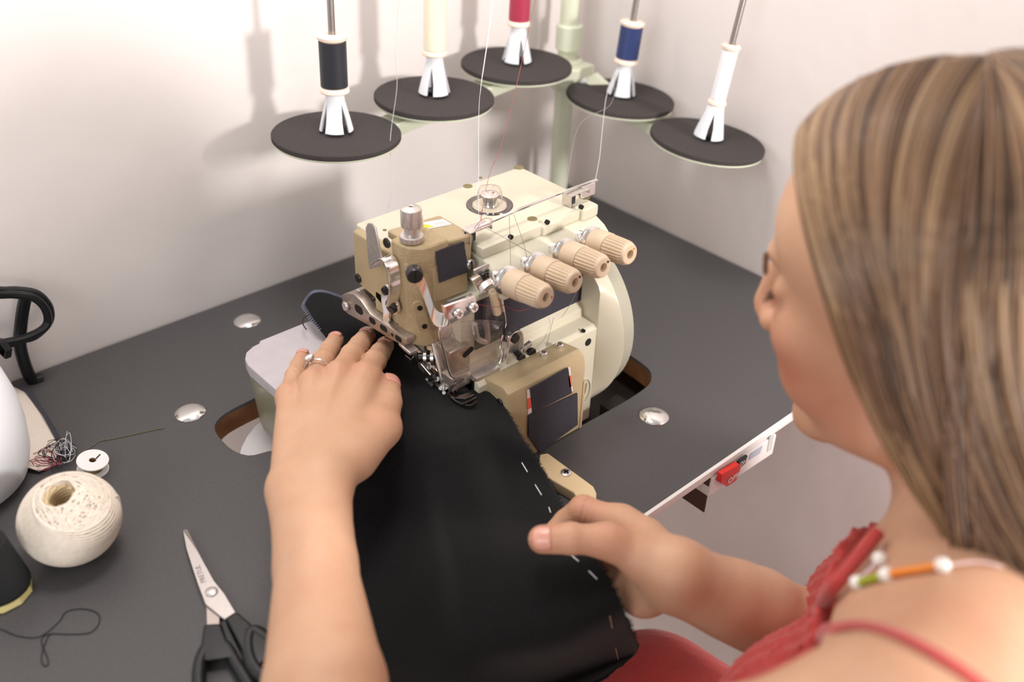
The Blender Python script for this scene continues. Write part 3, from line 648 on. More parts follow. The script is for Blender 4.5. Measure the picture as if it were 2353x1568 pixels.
thread('thread', [g(1413, 170, 1.1), g(1403, 240, 1.1), g(1330, 290, 1.05), g(1300, 440, 1.0)], .00025, '8f8787', 'grey thread falling beside the stand pole')
thread('thread', [onz(1170, 492, .213), ony(1172, 560, .57), ony(1174, 640, .545)], .00022, '6f6662', 'grey thread dropping straight from the guide bar to the nearest dial')
thread('thread', [onz(1180, 492, .213), ony(1200, 550, .565), ony(1212, 596, .553)], .00022, '6f6662', 'grey thread slanting from the guide bar to the second dial')
thread('thread', [onz(1110, 520, .212), ony(1170, 553, .56), ony(1250, 600, .545)], .00022, '6f6662', 'grey thread running diagonally across the cream arm')
thread('thread', [ony(1340, 640, .52), ony(1310, 700, .53), ony(1290, 730, .535)], .0002, '8f8787', 'short pale thread below the third dial')
thread('thread', [ony(1272, 730, .56), ony(1262, 770, .555), onz(1251, 812, .095)], .0002, '6f6662', 'grey thread ending at a guide post on the machine bed')
lp = [ony(x, y, .553) for x, y in ((1100, 700), (1140, 706), (1156, 702), (1185, 714), (1215, 710), (1226, 700))]
thread('thread', lp, .00022, 'a0404a', 'fine red thread looping behind the clear guard')
tw = [onz(x, y, .2145) for x, y in ((1090, 525), (1100, 512), (1112, 503), (1124, 502), (1133, 508), (1126, 516), (1108, 520), (1094, 528))]
thread('thread', tw, .0003, 'a2607a', 'tangled reddish thread tail at the left end of the guide bar')

# ------------------------------------------------------------------ bolts let into the table
for i, (px, py, lb) in enumerate(((568, 738, 'shiny domed cap nearest the back wall on the grey table'), (437, 949, 'shiny domed cap on the table left of the grey cloth plate'), (1503, 957, 'shiny domed cap on the table right of the machine'))):
    c = onz(px, py, 0)
    m = MB(); m.lathe([(.0148, .0001), (.0152, .0005), (.0142, .0016), (.010, .0034), (.005, .0043), (0, .0046)], c, (0, 0, 1), 48)
    m.lathe([(.0006, .0), (.0006, .0)], c, (0, 0, 1), 4) if 0 else None
    tag(m.build('bolt_cap', M_chrome, origin=c, smooth=50), lb, 'cap', 'chrome caps let into the table')

# ------------------------------------------------------------------ cream plastic guide at the front
gp = [onz(x, y, .012) for x, y in ((1241, 1044), (1259, 1041), (1340, 1100), (1364, 1118), (1371, 1133), (1370, 1150), (1366, 1185), (1330, 1215), (1310, 1205), (1325, 1142), (1318, 1132), (1235, 1084))]
gd = thing('plastic_guide', onz(1310, 1110, 0), 'cream plastic corner guide screwed to the table behind the right hand', 'guide')
gb = bez(gp, 3, True)
ob = MB().prism(gp, (0, 0, -.0118), .0016, 3).build('guide_body', M_guide, gd)
q = onz(1301, 1087, .0121); m = MB(); b2 = MB(); screw(m, q, (0, 0, 1), .0052, .0012, b2, True); o1 = m.build('screw', M_steel, gd); b2.build('slot', M_hole, o1)

# ------------------------------------------------------------------ switch box under the front edge
sw = thing('switch_box', (.69, .40, -.05), 'white switch box with red and black buttons hung under the table edge', 'switch')
YS = .3815
sp_ = [ony(x, y, YS) for x, y in ((1641, 1085), (1786, 993), (1774, 1044), (1627, 1142))]
zt_ = -.0095
x0_, x1_ = sp_[0].x, sp_[1].x
bxp = [V((sp_[0].x, YS, zt_)), V((sp_[1].x, YS, zt_)), V((sp_[2].x+.001, YS, sp_[2].z)), V((sp_[3].x, YS, sp_[3].z))]
MB().prism(bxp, (0, .05, 0), .001).build('box', M_edge, sw)
MB().box(x0_-.0012, x0_-.0002, YS+.002, YS+.05, zt_-.045, zt_-.001).build('side_panel', mat('brown_side', '4f2f1e', .6), sw, label='dark brown side of the box')
rb = [ony(x, y, YS) for x, y in ((1648, 1084), (1688, 1060), (1693, 1066), (1684, 1090), (1682, 1098), (1660, 1112), (1645, 1104))]
ro = MB().prism(rb, (0, -.006, 0), .0012, 2).build('red_button', M_red, sw)
bb = [ony(x, y, YS) for x, y in ((1692, 1059), (1713, 1044), (1708, 1062), (1693, 1075))]
bo = MB().prism(bb, (0, -.003, 0), .0006).build('black_button', M_blackpl, sw)
cR = sum((p for p in rb), V())/len(rb); cB = sum((p for p in bb), V())/4
text('lettering', 'OFF', cR+V((.001, -.0066, -.003)), (1, 0, 0), (0, 0, 1), .009, M_edge, ro)
text('lettering', 'ON', cB+V((0, -.0034, 0)), (1, 0, 0), (0, 0, 1), .007, M_edge, bo)
lb_ = [ony(x, y, YS-.0002) for x, y in ((1725, 1042), (1752, 1024), (1746, 1042), (1720, 1058))]
MB().prism(lb_, (0, -.0004, 0)).build('sticker', mat('bluish_sticker', 'b5bccb', .5), sw)
lb_ = [ony(x, y, YS-.0002) for x, y in ((1768, 1005), (1778, 999), (1772, 1034), (1762, 1039))]
MB().prism(lb_, (0, -.0004, 0)).build('sticker', mat('grey_sticker', 'c4c6c2', .5), sw)

# ------------------------------------------------------------------ left side of the table
# ball of twine
tc = onz(160, 1255, 0); tc = V((tc.x, tc.y, 0)); RB = .0358
c = V((.1365, .6665, .0375))
tb_ = thing('twine_ball', (c.x, c.y, 0), 'round ball of cream cotton twine with a hollow top', 'twine')
bm_ = MB(); seg, rg = 96, 64; rings = []
axv = V((-.12, -.13, 1)).normalized(); x, y, n = frame(axv)
def ballr(th):  # profile as superellipsoid with hole
    return 1
prof = []
for k in range(rg+1):
    t = k/rg
    th = .36+t*(PI-.36-.02)
    prof.append((math.sin(th)*(.93+.05*math.sin(th)**4), math.cos(th)*.94))
inner_ = [(.30, .60), (.27, .35), (.2, .1), (0, .05)]
pr_ = [(a*RB*1.07, b*RB*1.04) for a, b in [(0, .05), (.2, .08), (.27, .3), (.29, .62), (.31, .80)]+prof]
bm_.lathe(pr_, c, axv, seg); bm_.build('ball_core', mat('twine_cream_dark', 'd6c9b8', .9), tb_, smooth=60)
M_tw = mat('twine_cream', 'dccfc0', .85, noise=.05, nscale=300, bump=.6, bscale=1400, bdist=.0004)
rnd = random.Random(3)
tws = MB()
def onball(u, ph):
    """u polar angle from axis"""
    rr = RB*1.075*(1+.03*math.sin(3*ph+1))
    return c+n*(math.cos(u)*.94*RB*1.06)+(x*math.cos(ph)+y*math.sin(ph))*(math.sin(u)*(.93+.05*math.sin(u)**4)*RB*1.075)
for w in range(150):
    # great-circle like windings that miss the hole
    tilt = rnd.choice([.42, .5, .62, .8, 1.0, 1.15, 1.3])+rnd.uniform(-.08, .08); az = rnd.uniform(0, 2*PI)
    e1 = V((math.cos(az), math.sin(az), 0)); nn_ = V((math.sin(tilt)*math.cos(az), math.sin(tilt)*math.sin(az), math.cos(tilt)))
    e2 = V((-math.sin(az), math.cos(az), 0)); e3 = nn_.cross(e2); off = rnd.uniform(-.25, .25)
    pts = []
    ok = True
    for k in range(49):
        a = 2*PI*k/48; d = (nn_*off+(e2*math.cos(a)+e3*math.sin(a))*math.sqrt(1-off*off)).normalized()
        u = math.acos(max(-1, min(1, d.z))); ph = math.atan2(d.y, d.x)
        u = max(u, .40)
        p = onball(u, ph); pts.append(p+(p-c).normalized()*(.0002+.0009*(w % 5)/5))
    tws.tube(pts[:-1], .00085, 5, closed=True)
# dense parallel rows around the body
for w in range(46):
    az = -.735; tilt = .42+.12*math.sin(w*.37); nn_ = V((math.sin(tilt)*math.cos(az), math.sin(tilt)*math.sin(az), math.cos(tilt))); e2 = V((-math.sin(az), math.cos(az), 0)); e3 = nn_.cross(e2)
    off = -.80+1.50*w/46; pts = []
    for k in range(60):
        a = 2*PI*k/60; d = (nn_*off+(e2*math.cos(a)+e3*math.sin(a))*math.sqrt(1-off*off)).normalized()
        u = max(math.acos(max(-1, min(1, d.z))), .40); ph = math.atan2(d.y, d.x); p = onball(u, ph); pts.append(p+(p-c).normalized()*.0016)
    tws.tube(pts, .00105, 5, closed=True)
tws.build('twine_windings', M_tw, tb_, smooth=80)
m = MB()
for k in range(9):
    a0 = k*.7; pts = [c+n*(RB*(.84-.05*j))+(x*math.cos(a0+j*.35)+y*math.sin(a0+j*.35))*(RB*(.31-.0*j)) for j in range(12)]
    m.tube(pts, .0019, 6)
m.build('inner_twine', mat('twine_inner', 'cdb692', .9, bump=.5, bscale=1200), tb_, smooth=80)
tail = bez([onball(1.25, -.35)+V((.0015, 0, 0)), onball(1.3, -.30)+V((.004, 0, 0)), onball(1.42, -.32)+V((.003, 0, -.002)), onball(1.5, -.36)+V((.0008, 0, 0))], 6)
MB().tube(tail, .0009, 6).build('twine_end', M_tw, tb_)

# bobbin
cb = onz(205, 1072, 0); cb = V((.186, .757, 0)); bo_ = thing('bobbin', cb, 'small white plastic bobbin lying behind the twine ball', 'bobbin')
ax = V((.12, -.16, 1)).normalized(); b0 = cb+V((0, 0, .0022))
hole = [(.0032, 0), (.0138, 0), (.0140, .0006), (.0138, .0012), (.0032, .0012)]
MB().lathe(hole, b0+ax*.0105, ax, 40, closed=True).build('upper_flange', M_edge, bo_)
MB().lathe(hole, b0, ax, 40, closed=True).build('lower_flange', M_edge, bo_)
MB().lathe([(.0032, .0012), (.0085, .0012), (.0085, .0105), (.0032, .0105)], b0, ax, 32, closed=True).build('wound_thread', mat('thread_ochre', '8a6f4a', .7), bo_)
x_, y_, _ = frame(ax)
MB().prism([b0+ax*.0118+x_*.003+y_*.0006, b0+ax*.0118+x_*.0085+y_*.004, b0+ax*.0118+x_*.009+y_*.003, b0+ax*.0118+x_*.0035-y_*.0006], ax*.0002).build('thread_slot', M_hole, bo_)

# cone of black thread
cc = V((.0722, .6605, 0)); co = thing('thread_cone', cc, 'cone of black thread with a yellow core at the left edge', 'thread cone')
m = MB(); ns = 70; pf = [(.012, .006)]+[((.0235-.0075*(k/ns)+(.0003 if k % 2 else -.0003)) if 3 < k < ns-2 else .0225-.0085*k/ns, .007+.050*k/ns) for k in range(ns+1)]+[(.008, .0575)]
axc = V((-.02, .05, 1)).normalized()
m.lathe(pf, cc, axc, 56); m.build('wound_thread', mat('thread_black', '0b0b0c', .75, bump=.3, bscale=900), co, smooth=60)
m = MB(); m.lathe([(.0065, .0), (.0225, .0), (.0215, .0062), (.009, .0062), (.0072, .061), (.0058, .0615), (.0058, .0)], cc, axc, 10, closed=True); m.build('cone_core', mat('cone_yellow', 'd8c98a', .5), co)
# thread loop on the table
pts = [onz(x, y, .0006) for x, y in ((-60, 1438), (0, 1447), (40, 1462), (90, 1464), (135, 1430), (150, 1408), (180, 1400), (215, 1405), (229, 1420), (222, 1442), (200, 1456), (150, 1458), (120, 1457), (100, 1463), (95, 1478), (104, 1500), (111, 1522), (104, 1532), (95, 1520), (98, 1495), (110, 1465), (120, 1456))]
o = MB().tube(bez(pts, 8), .0004, 5).build('thread_tail', mat('thread_dark', '1c1b1c', .7), origin=pts[3]); tag(o, 'loose black thread curled in loops on the grey table', 'thread')
pts = [onz(x, y, .0006) for x, y in ((190, 1040), (215, 1024), (230, 1014), (258, 1009), (300, 1000), (340, 991), (376, 984))]
o = MB().tube(bez(pts, 6), .0005, 5).build('thread_tail', mat('thread_olive', '6b6248', .8), origin=pts[3]); tag(o, 'short olive thread lying straight on the table behind the bobbin', 'thread')

# scrap of fabric with tangled threads
sc_ = [onz(x, y, z) for x, y, z in ((20, 885, .006), (60, 905, .002), (100, 960, .002), (135, 1025, .002), (130, 1068, .002), (90, 1085, .003), (60, 1075, .006), (40, 1000, .010), (20, 930, .010))]
fs = thing('fabric_scrap', onz(100, 1020, 0), 'cream fabric scrap with dark overlocked edge and a tangle of threads', 'fabric scrap')
MB().prism(sc_, (0, 0, .0012), .0003).build('cloth', mat('scrap_cream', 'dccfc2', .9, noise=.04, nscale=800, bump=.4, bscale=1500), fs)
m = MB(); rnd = random.Random(5)
edge = bez([onz(x, y, .003) for x, y in ((22, 886), (60, 905), (100, 960), (140, 1030), (150, 1050))], 14)
for k in range(len(edge)-1):
    p, q = edge[k], edge[k+1]; t = (q-p).normalized(); w = V((0, 0, 1)).cross(t)
    for j in range(2):
        a = p.lerp(q, j/2); m.tube([a-w*.0015+V((0, 0, .0005)), a+w*.004+t*.001+V((0, 0, .0015)), a-w*.0005+t*.002], .0003, 4)
m.build('overlock_stitching', mat('thread_grey_dark', '5a5a66', .8), fs)
m = MB()
for e in ([(28, 900), (55, 925), (85, 975), (115, 1030)],): m.tube(bez([onz(x, y, .0036) for x, y in e], 6), .0004, 4)
m.build('seam', mat('thread_brown', '4a3c40', .8), fs)
for col, n_, cx_, cy_, sx_, sy_, nm in (('c9c5c8', 9, 145, 1035, 26, 34, 'pale'), ('2c2a30', 9, 130, 1045, 42, 34, 'dark'), ('9b3445', 6, 100, 1055, 42, 20, 'red')):
    m = MB()
    for k in range(n_):
        a0 = rnd.uniform(0, 2*PI); pts = []
        ccx, ccy, sx2, sy2 = cx_+rnd.uniform(-12, 12), cy_+rnd.uniform(-12, 12), sx_*rnd.uniform(.3, 1), sy_*rnd.uniform(.3, 1)
        for j in range(9):
            a = a0+j*.8; pts.append(onz(ccx+sx2*math.cos(a)*rnd.uniform(.7, 1.1), ccy+sy2*math.sin(a)*rnd.uniform(.7, 1.1), rnd.uniform(.002, .010)))
        m.tube(bez(pts, 6), .00035, 4)
    o = m.build('thread_tangle', mat('tangle_'+nm, col, .8), fs); o['kind'] = 'stuff'

# white bulbous machine housing at the very left
wb = thing('sewing_machine', (-.03, .79, 0), 'rounded white housing of a second sewing machine cut off by the left edge', 'sewing machine')
WC = onz(-150, 1005, .06); m = MB()
m.lathe([(0, 0), (.050, 0), (.064, .010), (.070, .03), (.072, .055), (.071, .08), (.066, .105), (.056, .125), (.042, .138), (.02, .144), (0, .145)], V((WC.x, WC.y, .0015)), (0, 0, 1), 64)
m.build('head_end', M_white, wb, smooth=60)
MB().box(-.36, WC.x, WC.y-.06, WC.y+.06, .0015, .05, .012, 4).build('bed', M_white, wb); MB().box(-.36, -.26, WC.y-.055, WC.y+.055, .05, .20, .02, 4).build('column', M_white, wb); MB().box(-.36, WC.x-.12, WC.y-.05, WC.y+.05, .17, .235, .02, 4).build('arm', M_white, wb)
# black cable loop against the wall
cbp = [(-60, 660, .90), (0, 668, .915), (40, 668, .92), (85, 676, .92), (112, 705, .92), (112, 740, .92), (80, 772, .915), (40, 783, .912), (0, 800, .905), (-60, 822, .90)]
cl = thing('black_cable', (.12, .915, 0), 'black cable tied in a loop standing against the left wall', 'cable')
M_cab = mat('black_cable_rubber', '16191c', .35)
MB().tube(bez([ony(x, y, z) for x, y, z in cbp], 8), .0042, 10).build('cable_loop', M_cab, cl)
MB().tube(bez([ony(x-6, y+9, z-.006) for x, y, z in cbp[:6]]+[ony(64, 775, .905), ony(0, 790, .90), ony(-60, 800, .90)], 8), .0042, 10).build('cable_loop', M_cab, cl)
e = onz(54, 851, .004); MB().tube(bez([ony(62, 676, .925), ony(55, 700, .93), ony(48, 750, .935), ony(47, 800, .933), V((e.x, .930, .0055)), V((e.x+.01, .930, -.0))], 8), .0062, 10).build('cable_drop', M_cab, cl)
m = MB(); 
for k in range(4):
    q = ony(2+k*3, 797-k*1, .902); m.tube([q+V((0, -.007, .006)), q+V((.002, -.010, 0)), q+V((0, -.007, -.009)), q+V((-.001, .004, -.009)), q+V((0, .006, .004))], .0016, 6, closed=True)
m.build('cable_tie', M_blackpl, cl)

# ------------------------------------------------------------------ scissors
ss = thing('scissors', onz(485, 1360, 0), 'open steel scissors with black plastic handles lying beside the forearm', 'scissors')
zb = .0035
def zp(l, z): return [onz(a, b, z) for a, b in l]
b1 = MB().prism(zp([(420, 1219), (425, 1216), (431, 1217), (445, 1250), (466, 1288), (492, 1335), (516, 1365), (541, 1407), (516, 1424), (472, 1389), (455, 1345), (440, 1300), (428, 1262)], zb+.0018), (0, 0, -.0016), .0004, 1).build('blade', M_scis, ss)
bv = MB().prism(zp([(421, 1220), (425, 1217), (431, 1218), (448, 1254), (468, 1290), (459, 1276), (440, 1247)], zb+.00185), (0, 0, .00012)).build('blade_bevel', mat('bevel_steel', '8e857e', .25, 1), b1)
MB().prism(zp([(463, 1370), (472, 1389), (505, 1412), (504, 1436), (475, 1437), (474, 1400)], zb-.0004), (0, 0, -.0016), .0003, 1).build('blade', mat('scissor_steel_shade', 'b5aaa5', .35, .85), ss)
q = onz(486, 1361, zb+.0018); m = MB(); m.lathe([(.0052, 0), (.0050, .0009), (.0035, .0018), (0, .0022)], q, (0, 0, 1), 28); m.build('pivot_rivet', M_steel, ss)
c1, c2 = onz(466, 1320, zb+.0019), onz(467, 1340, zb+.0019)
ud = (onz(455, 1298, zb)-onz(471, 1341, zb)).normalized()
text('lettering', 'PRETUL', onz(461, 1319, zb+.0019), ud, V((0, 0, 1)).cross(ud), .0062, mat('etching_grey', '8f8482', .5), b1, .0001)
M_han = mat('handle_black', '1d1f21', .32, noise=.05)
# handles as loops
def loop(pts, r, z, name, neck):
    m = MB(); P_ = bez([onz(a, b, z) for a, b in pts], 6, True); m.tube(P_, r, 12, closed=True)
    m.hull([onz(a, b, z-.004) for a, b in neck], [onz(a, b, z+.005) for a, b in neck], .002, 3)
    m.build(name, M_han, ss)
loop([(492, 1482), (520, 1490), (545, 1530), (580, 1590), (600, 1640), (560, 1680), (500, 1660), (462, 1600), (458, 1540), (470, 1500)], .0052, .006, 'handle', [(469, 1436), (506, 1434), (520, 1470), (540, 1510), (470, 1520), (463, 1480)])
loop([(580, 1455), (610, 1470), (640, 1500), (650, 1560), (610, 1560), (582, 1530), (572, 1490)], .0062, .008, 'handle', [(520, 1424), (545, 1407), (600, 1456), (640, 1490), (575, 1545), (560, 1500)])
MB().hull([onz(a, b, .001) for a, b in ((505, 1430), (520, 1425), (575, 1545), (600, 1600), (575, 1600), (530, 1510))], [onz(a, b, .009) for a, b in ((505, 1430), (520, 1425), (575, 1545), (600, 1600), (575, 1600), (530, 1510))], .002, 3).build('handle_bar', M_han, ss)

# ------------------------------------------------------------------ person : body field and mesher
A_ = np.array
def nv(v): return np.array(v, float)
class Cone:
    def __init__(s, a, b, ra, rb):
        s.a, s.b, s.ra, s.rb = nv(a), nv(b), ra, rb; s.c = (s.a+s.b)/2; s.R = np.linalg.norm(s.a-s.b)/2+max(ra, rb)
    def __call__(s, P):
        ba = s.b-s.a; h = np.clip(((P-s.a)@ba)/max(1e-12, ba@ba), 0, 1)
        return np.linalg.norm(P-s.a-h[:, None]*ba, axis=1)-(s.ra+(s.rb-s.ra)*h)
class Ell:
    def __init__(s, c, r, M=None):
        s.c, s.r = nv(c), nv(r); s.M = np.eye(3) if M is None else np.array(M, float); s.R = max(r)
    def __call__(s, P):
        q = (P-s.c)@s.M.T; k0 = np.linalg.norm(q/s.r, axis=1); k1 = np.linalg.norm(q/(s.r*s.r), axis=1)
        return np.where(k1 > 1e-9, k0*(k0-1)/np.maximum(k1, 1e-9), -min(s.r))
def smin(a, b, k):
    h = np.maximum(k-np.abs(a-b), 0)/k; return np.minimum(a, b)-h*h*k*.25
def grp(prims, P, c, br, k):
    d = None
    for p in prims:
        kk = k
        if isinstance(p, tuple): p, kk = p
        if np.linalg.norm(p.c-c)-p.R > br+.045: continue
        v = p(P); d = v if d is None else smin(d, v, kk)
    return d
def mesh_field(fn, lo, hi, h, n=12, inc=None):
    """surface nets over sparse blocks. fn(P, centre, radius) -> distance or None"""
    lo = nv(lo); nb = np.ceil((nv(hi)-lo)/(h*n)).astype(int); VK = []; VP = []; Q = []
    idx = np.arange(-1, n+1); gi, gj, gk = np.meshgrid(idx, idx, idx, indexing='ij'); base = np.stack([gi, gj, gk], -1).reshape(-1, 3)
    m = n+2; BIG = 1 << 20
    off = [(0, 0, 0), (1, 0, 0), (0, 1, 0), (1, 1, 0), (0, 0, 1), (1, 0, 1), (0, 1, 1), (1, 1, 1)]
    eds = [(0, 1), (2, 3), (4, 5), (6, 7), (0, 2), (1, 3), (4, 6), (5, 7), (0, 4), (1, 5), (2, 6), (3, 7)]
    br = h*(n+2)*.87
    for bi in range(nb[0]):
        for bj in range(nb[1]):
            for bk in range(nb[2]):
                o = A_([bi, bj, bk])*n; c = lo+(o+n/2-.0)*h
                if inc is not None and not inc(c, h*n/2): continue
                v0 = fn(c[None, :], c, 0.0)
                if v0 is None or abs(v0[0]) > br*1.25+.006: continue
                v = fn(lo+(base+o)*h, c, br)
                if v is None: continue
                v = v.reshape(m, m, m)
                if v.min() > 0 or v.max() < 0: continue
                cn = [v[a:a+m-1, b:b+m-1, d:d+m-1] for a, b, d in off]
                s = sum((x < 0).astype(int) for x in cn); act = (s > 0) & (s < 8)
                acc = np.zeros(act.shape+(3,)); cnt = np.zeros(act.shape)
                for e0, e1 in eds:
                    a, b = cn[e0], cn[e1]; cr = ((a < 0) != (b < 0)); t = np.where(cr, a/np.where(a-b == 0, 1, a-b), 0)
                    p0, p1 = A_(off[e0]), A_(off[e1]); acc += np.where(cr[..., None], p0+(p1-p0)*t[..., None], 0); cnt += cr
                pos = acc/np.maximum(cnt, 1)[..., None]
                ii = np.argwhere(act); gidx = ii-1+o
                key = ((gidx[:, 0]+4)*BIG+(gidx[:, 1]+4))*BIG+(gidx[:, 2]+4)
                VK.append(key); VP.append(lo+(gidx+pos[ii[:, 0], ii[:, 1], ii[:, 2]])*h)
                sg = v < 0
                for ax in range(3):
                    a = sg[1:n+1, 1:n+1, 1:n+1]
                    sl = [slice(1, n+1)]*3; sl[ax] = slice(2, n+2); b = sg[tuple(sl)]
                    ed = np.argwhere(a != b); 
                    if not len(ed): continue
                    fl = a[ed[:, 0], ed[:, 1], ed[:, 2]]; g = ed+o; u, w = (ax+1) % 3, (ax+2) % 3; qs = []
                    for du, dw in ((-1, -1), (0, -1), (0, 0), (-1, 0)):
                        q = g.copy(); q[:, u] += du; q[:, w] += dw; qs.append(((q[:, 0]+4)*BIG+(q[:, 1]+4))*BIG+(q[:, 2]+4))
                    qs = np.stack(qs, 1); qs[~fl] = qs[~fl][:, ::-1]; Q.append(qs)
    K = np.concatenate(VK); Pp = np.concatenate(VP); uk, ui = np.unique(K, return_index=True); Pp = Pp[ui]
    q = np.concatenate(Q); f = np.searchsorted(uk, q); f = np.clip(f, 0, len(uk)-1); ok = (uk[f] == q).all(1)
    return Pp, f[ok]
def np_mesh(name, P, F, mats, parent, attrs=None, fm=None):
    me = bpy.data.meshes.new(name); base = worldloc(parent)
    Pw = P*S+A_([0, 0, ZT])-A_(base); nF, k = F.shape
    me.vertices.add(len(Pw)); me.vertices.foreach_set('co', Pw.astype(np.float32).ravel())
    me.loops.add(nF*k); me.loops.foreach_set('vertex_index', F.astype(np.int32).ravel())
    me.polygons.add(nF); me.polygons.foreach_set('loop_start', (np.arange(nF)*k).astype(np.int32)); me.polygons.foreach_set('loop_total', np.full(nF, k, np.int32))
    me.update(calc_edges=True); me.validate(); me.polygons.foreach_set('use_smooth', np.ones(len(me.polygons), bool))
    for an, av in (attrs or {}).items():
        at = me.attributes.new(an, 'FLOAT', 'POINT'); at.data.foreach_set('value', av.astype(np.float32))
    for m in mats: me.materials.append(m)
    if fm is not None: me.polygons.foreach_set('material_index', fm.astype(np.int32))
    o = bpy.data.objects.new(name, me); COL.objects.link(o); o.parent = parent; return o

# head frame
HO = nv((.5562, .2197, .317)); HF = nv((-.0451, .9694, -.2413)); HU = nv((-.1285, .2339, .9637)); HL = nv((-.9907, -.0745, -.1141)); HS = .96
def hw(x, y, z): return HO+(HL*x+HF*y+HU*z)*HS
HM = np.stack([HL, HF, HU])
def hell(c, r): return Ell(hw(*c), [q*HS for q in r], HM)
def hcone(a, b, ra, rb): return Cone(hw(*a), hw(*b), ra*HS, rb*HS)
def at3(x, y, D): return nv(atd(x, y, D))
def z3(x, y, z): return nv(onz(x, y, z))

head = [hell((0, -.024, .030), (.086, .109, .096)), (hell((0, .039, .034), (.060, .046, .046)), .02), (hcone((.012, .066, -.128), (.050, .0, -.10), .019, .020), .02), (hcone((-.012, .066, -.128), (-.050, .0, -.10), .019, .020), .02), (hell((0, .036, -.045), (.060, .062, .090)), .015), (hell((0, .012, -.085), (.056, .064, .052)), .015),
        (hell((0, .084, -.134), (.021, .018, .017)), .02), (hcone((-.030, .084, .014), (.030, .084, .014), .0105, .0105), .012),
        (hell((.038, .064, -.040), (.020, .022, .022)), .02), (hell((-.038, .064, -.040), (.020, .022, .022)), .02),
        (hell((.027, .064, -.080), (.024, .024, .024)), .02), (hell((-.027, .064, -.080), (.024, .024, .024)), .02),
        (hcone((0, .096, .004), (0, .116, -.040), .0085, .0110), .010), (hell((0, .1165, -.048), (.0125, .0120, .0115)), .006),
        (hell((.0125, .108, -.052), (.009, .010, .009)), .006), (hell((-.0125, .108, -.052), (.009, .010, .009)), .006),
        (hell((0, .093, -.082), (.024, .012, .009)), .008), (hell((0, .092, -.097), (.021, .012, .009)), .008),
        (hell((.034, .0755, -.004), (.016, .0115, .0115)), .004), (hell((-.034, .0755, -.004), (.016, .0115, .0115)), .004),
        (hell((.080, -.030, -.022), (.010, .018, .030)), .006), (hell((-.080, -.030, -.022), (.010, .018, .030)), .006)]
NB = nv((.512, .108, .165))
neck = [(Cone(hw(0, -.035, -.06), hw(0, -.035, -.13), .055*HS, .052*HS), .02), (Cone(hw(0, -.035, -.12), NB, .049, .053), .02)]
SL, SR = at3(2040, 1775, .46), nv((.690, .105, .125))
EL, ER = nv((.146, .290, .058)), at3(2150, 1590, .84)
WL, WR = z3(712, 1118, .092), at3(1556, 1320, .74)
torso = [Ell((.515, .055, -.02), (.168, .115, .20)), (Ell((.505, .06, .075), (.180, .083, .068)), .06),
         (Cone(NB+nv((0, 0, -.01)), SL+nv((.03, -.0, -.0)), .052, .048), .05), (Cone(NB+nv((0, 0, -.01)), SR+nv((-.03, 0, 0)), .052, .048), .05),
         (Cone(NB+nv((-.01, .045, -.04)), SL+nv((.03, .035, -.012)), .022, .018), .04), (Cone(NB+nv((.02, .045, -.04)), SR+nv((-.03, .035, -.012)), .022, .018), .04),
         (Ell((.437, .148, .020), (.066, .062, .066)), .05), (Ell((.578, .165, .010), (.066, .062, .066)), .05),
         (Cone((.52, .03, -.1), (.55, -.05, -.30), .135, .15), .08), (Cone((.47, -.08, -.36), (.63, -.06, -.36), .12, .12), .08),
         (Cone((.46, -.06, -.37), (.375, .34, -.315), .105, .078), .06), (Cone((.64, -.04, -.37), (.582, .372, -.318), .105, .078), .06)]
legs = [(Cone((.375, .34, -.315), (.39, .30, -.84), .066, .042), .05), (Cone((.582, .372, -.318), (.61, .33, -.84), .066, .042), .05),
        (Cone((.39, .30, -.865), (.38, .47, -.885), .038, .026), .04), (Cone((.61, .33, -.865), (.61, .50, -.885), .038, .026), .04)]
def lerp(a, b, t): return a+(b-a)*t
armL = [(Ell(SL, (.060, .058, .060)), .05), (Cone(SL, EL, .051, .038), .02), (Cone(EL, lerp(EL, WL, .35), .038, .0405), .005), (Cone(lerp(EL, WL, .35), lerp(EL, WL, .8), .0405, .0265), .005)]
armR = [(Ell(SR, (.058, .056, .058)), .05), (Cone(SR, ER, .050, .040), .03), (Cone(ER, lerp(ER, WR, .35), .036, .0385), .005), (Cone(lerp(ER, WR, .35), lerp(ER, WR, .80), .0385, .0285), .005), (Cone(lerp(ER, WR, .72), WR+nv((0, 0, .004)), .0290, .0235), .012), (Cone(lerp(ER, WR, .72), at3(1545, 1345, .75), .0290, .0215), .012)]
# left hand
KI, KM, KR, KP = z3(840, 868, .102), z3(778, 864, .105), z3(718, 882, .102), z3(663, 912, .094)
lat = (KI-KP)/np.linalg.norm(KI-KP)
wl1, wl2 = WL+lat*.0105, WL-lat*.0115
armL += [(Cone(lerp(EL, WL, .72), wl1, .0275, .0225), .008), (Cone(lerp(EL, WL, .72), wl2, .0275, .0225), .008)]
palmL = [(Cone(wl1, KI, .0210, .0112), .008), (Cone(WL, KM, .0200, .0114), .008), (Cone(WL, KR, .0195, .0108), .008), (Cone(wl2, KP, .0205, .0098), .008),
         (Ell((KI+KP)*.25+WL*.5+nv((0, 0, -.010)), (.030, .030, .014)), .012)]
def finger(k, pip, dip, tip, r):
    return [[(Cone(k, pip, r*1.06, r*1.0), .0015), (Cone(pip, dip, r*1.0, r*.93), .0015), (Cone(dip, tip, r*.93, r*.82), .0015), (Ell(pip, (r*1.035,)*3), .002)]]
def pathf(k, t, bow, r):
    """finger from knuckle k to tip t, raised by bow at the middle joints"""
    return finger(k, lerp(k, t, .46)+nv((0, 0, bow)), lerp(k, t, .73)+nv((0, 0, bow*.75)), t, r), (lerp(k, t, .73)+nv((0, 0, bow*.75)), t, r)
TI, TM, TR, TP = z3(885, 795, .0885), z3(843, 772, .0885), z3(771, 782, .0835), z3(696, 820, .0820)
fingL = []; tipsL = []
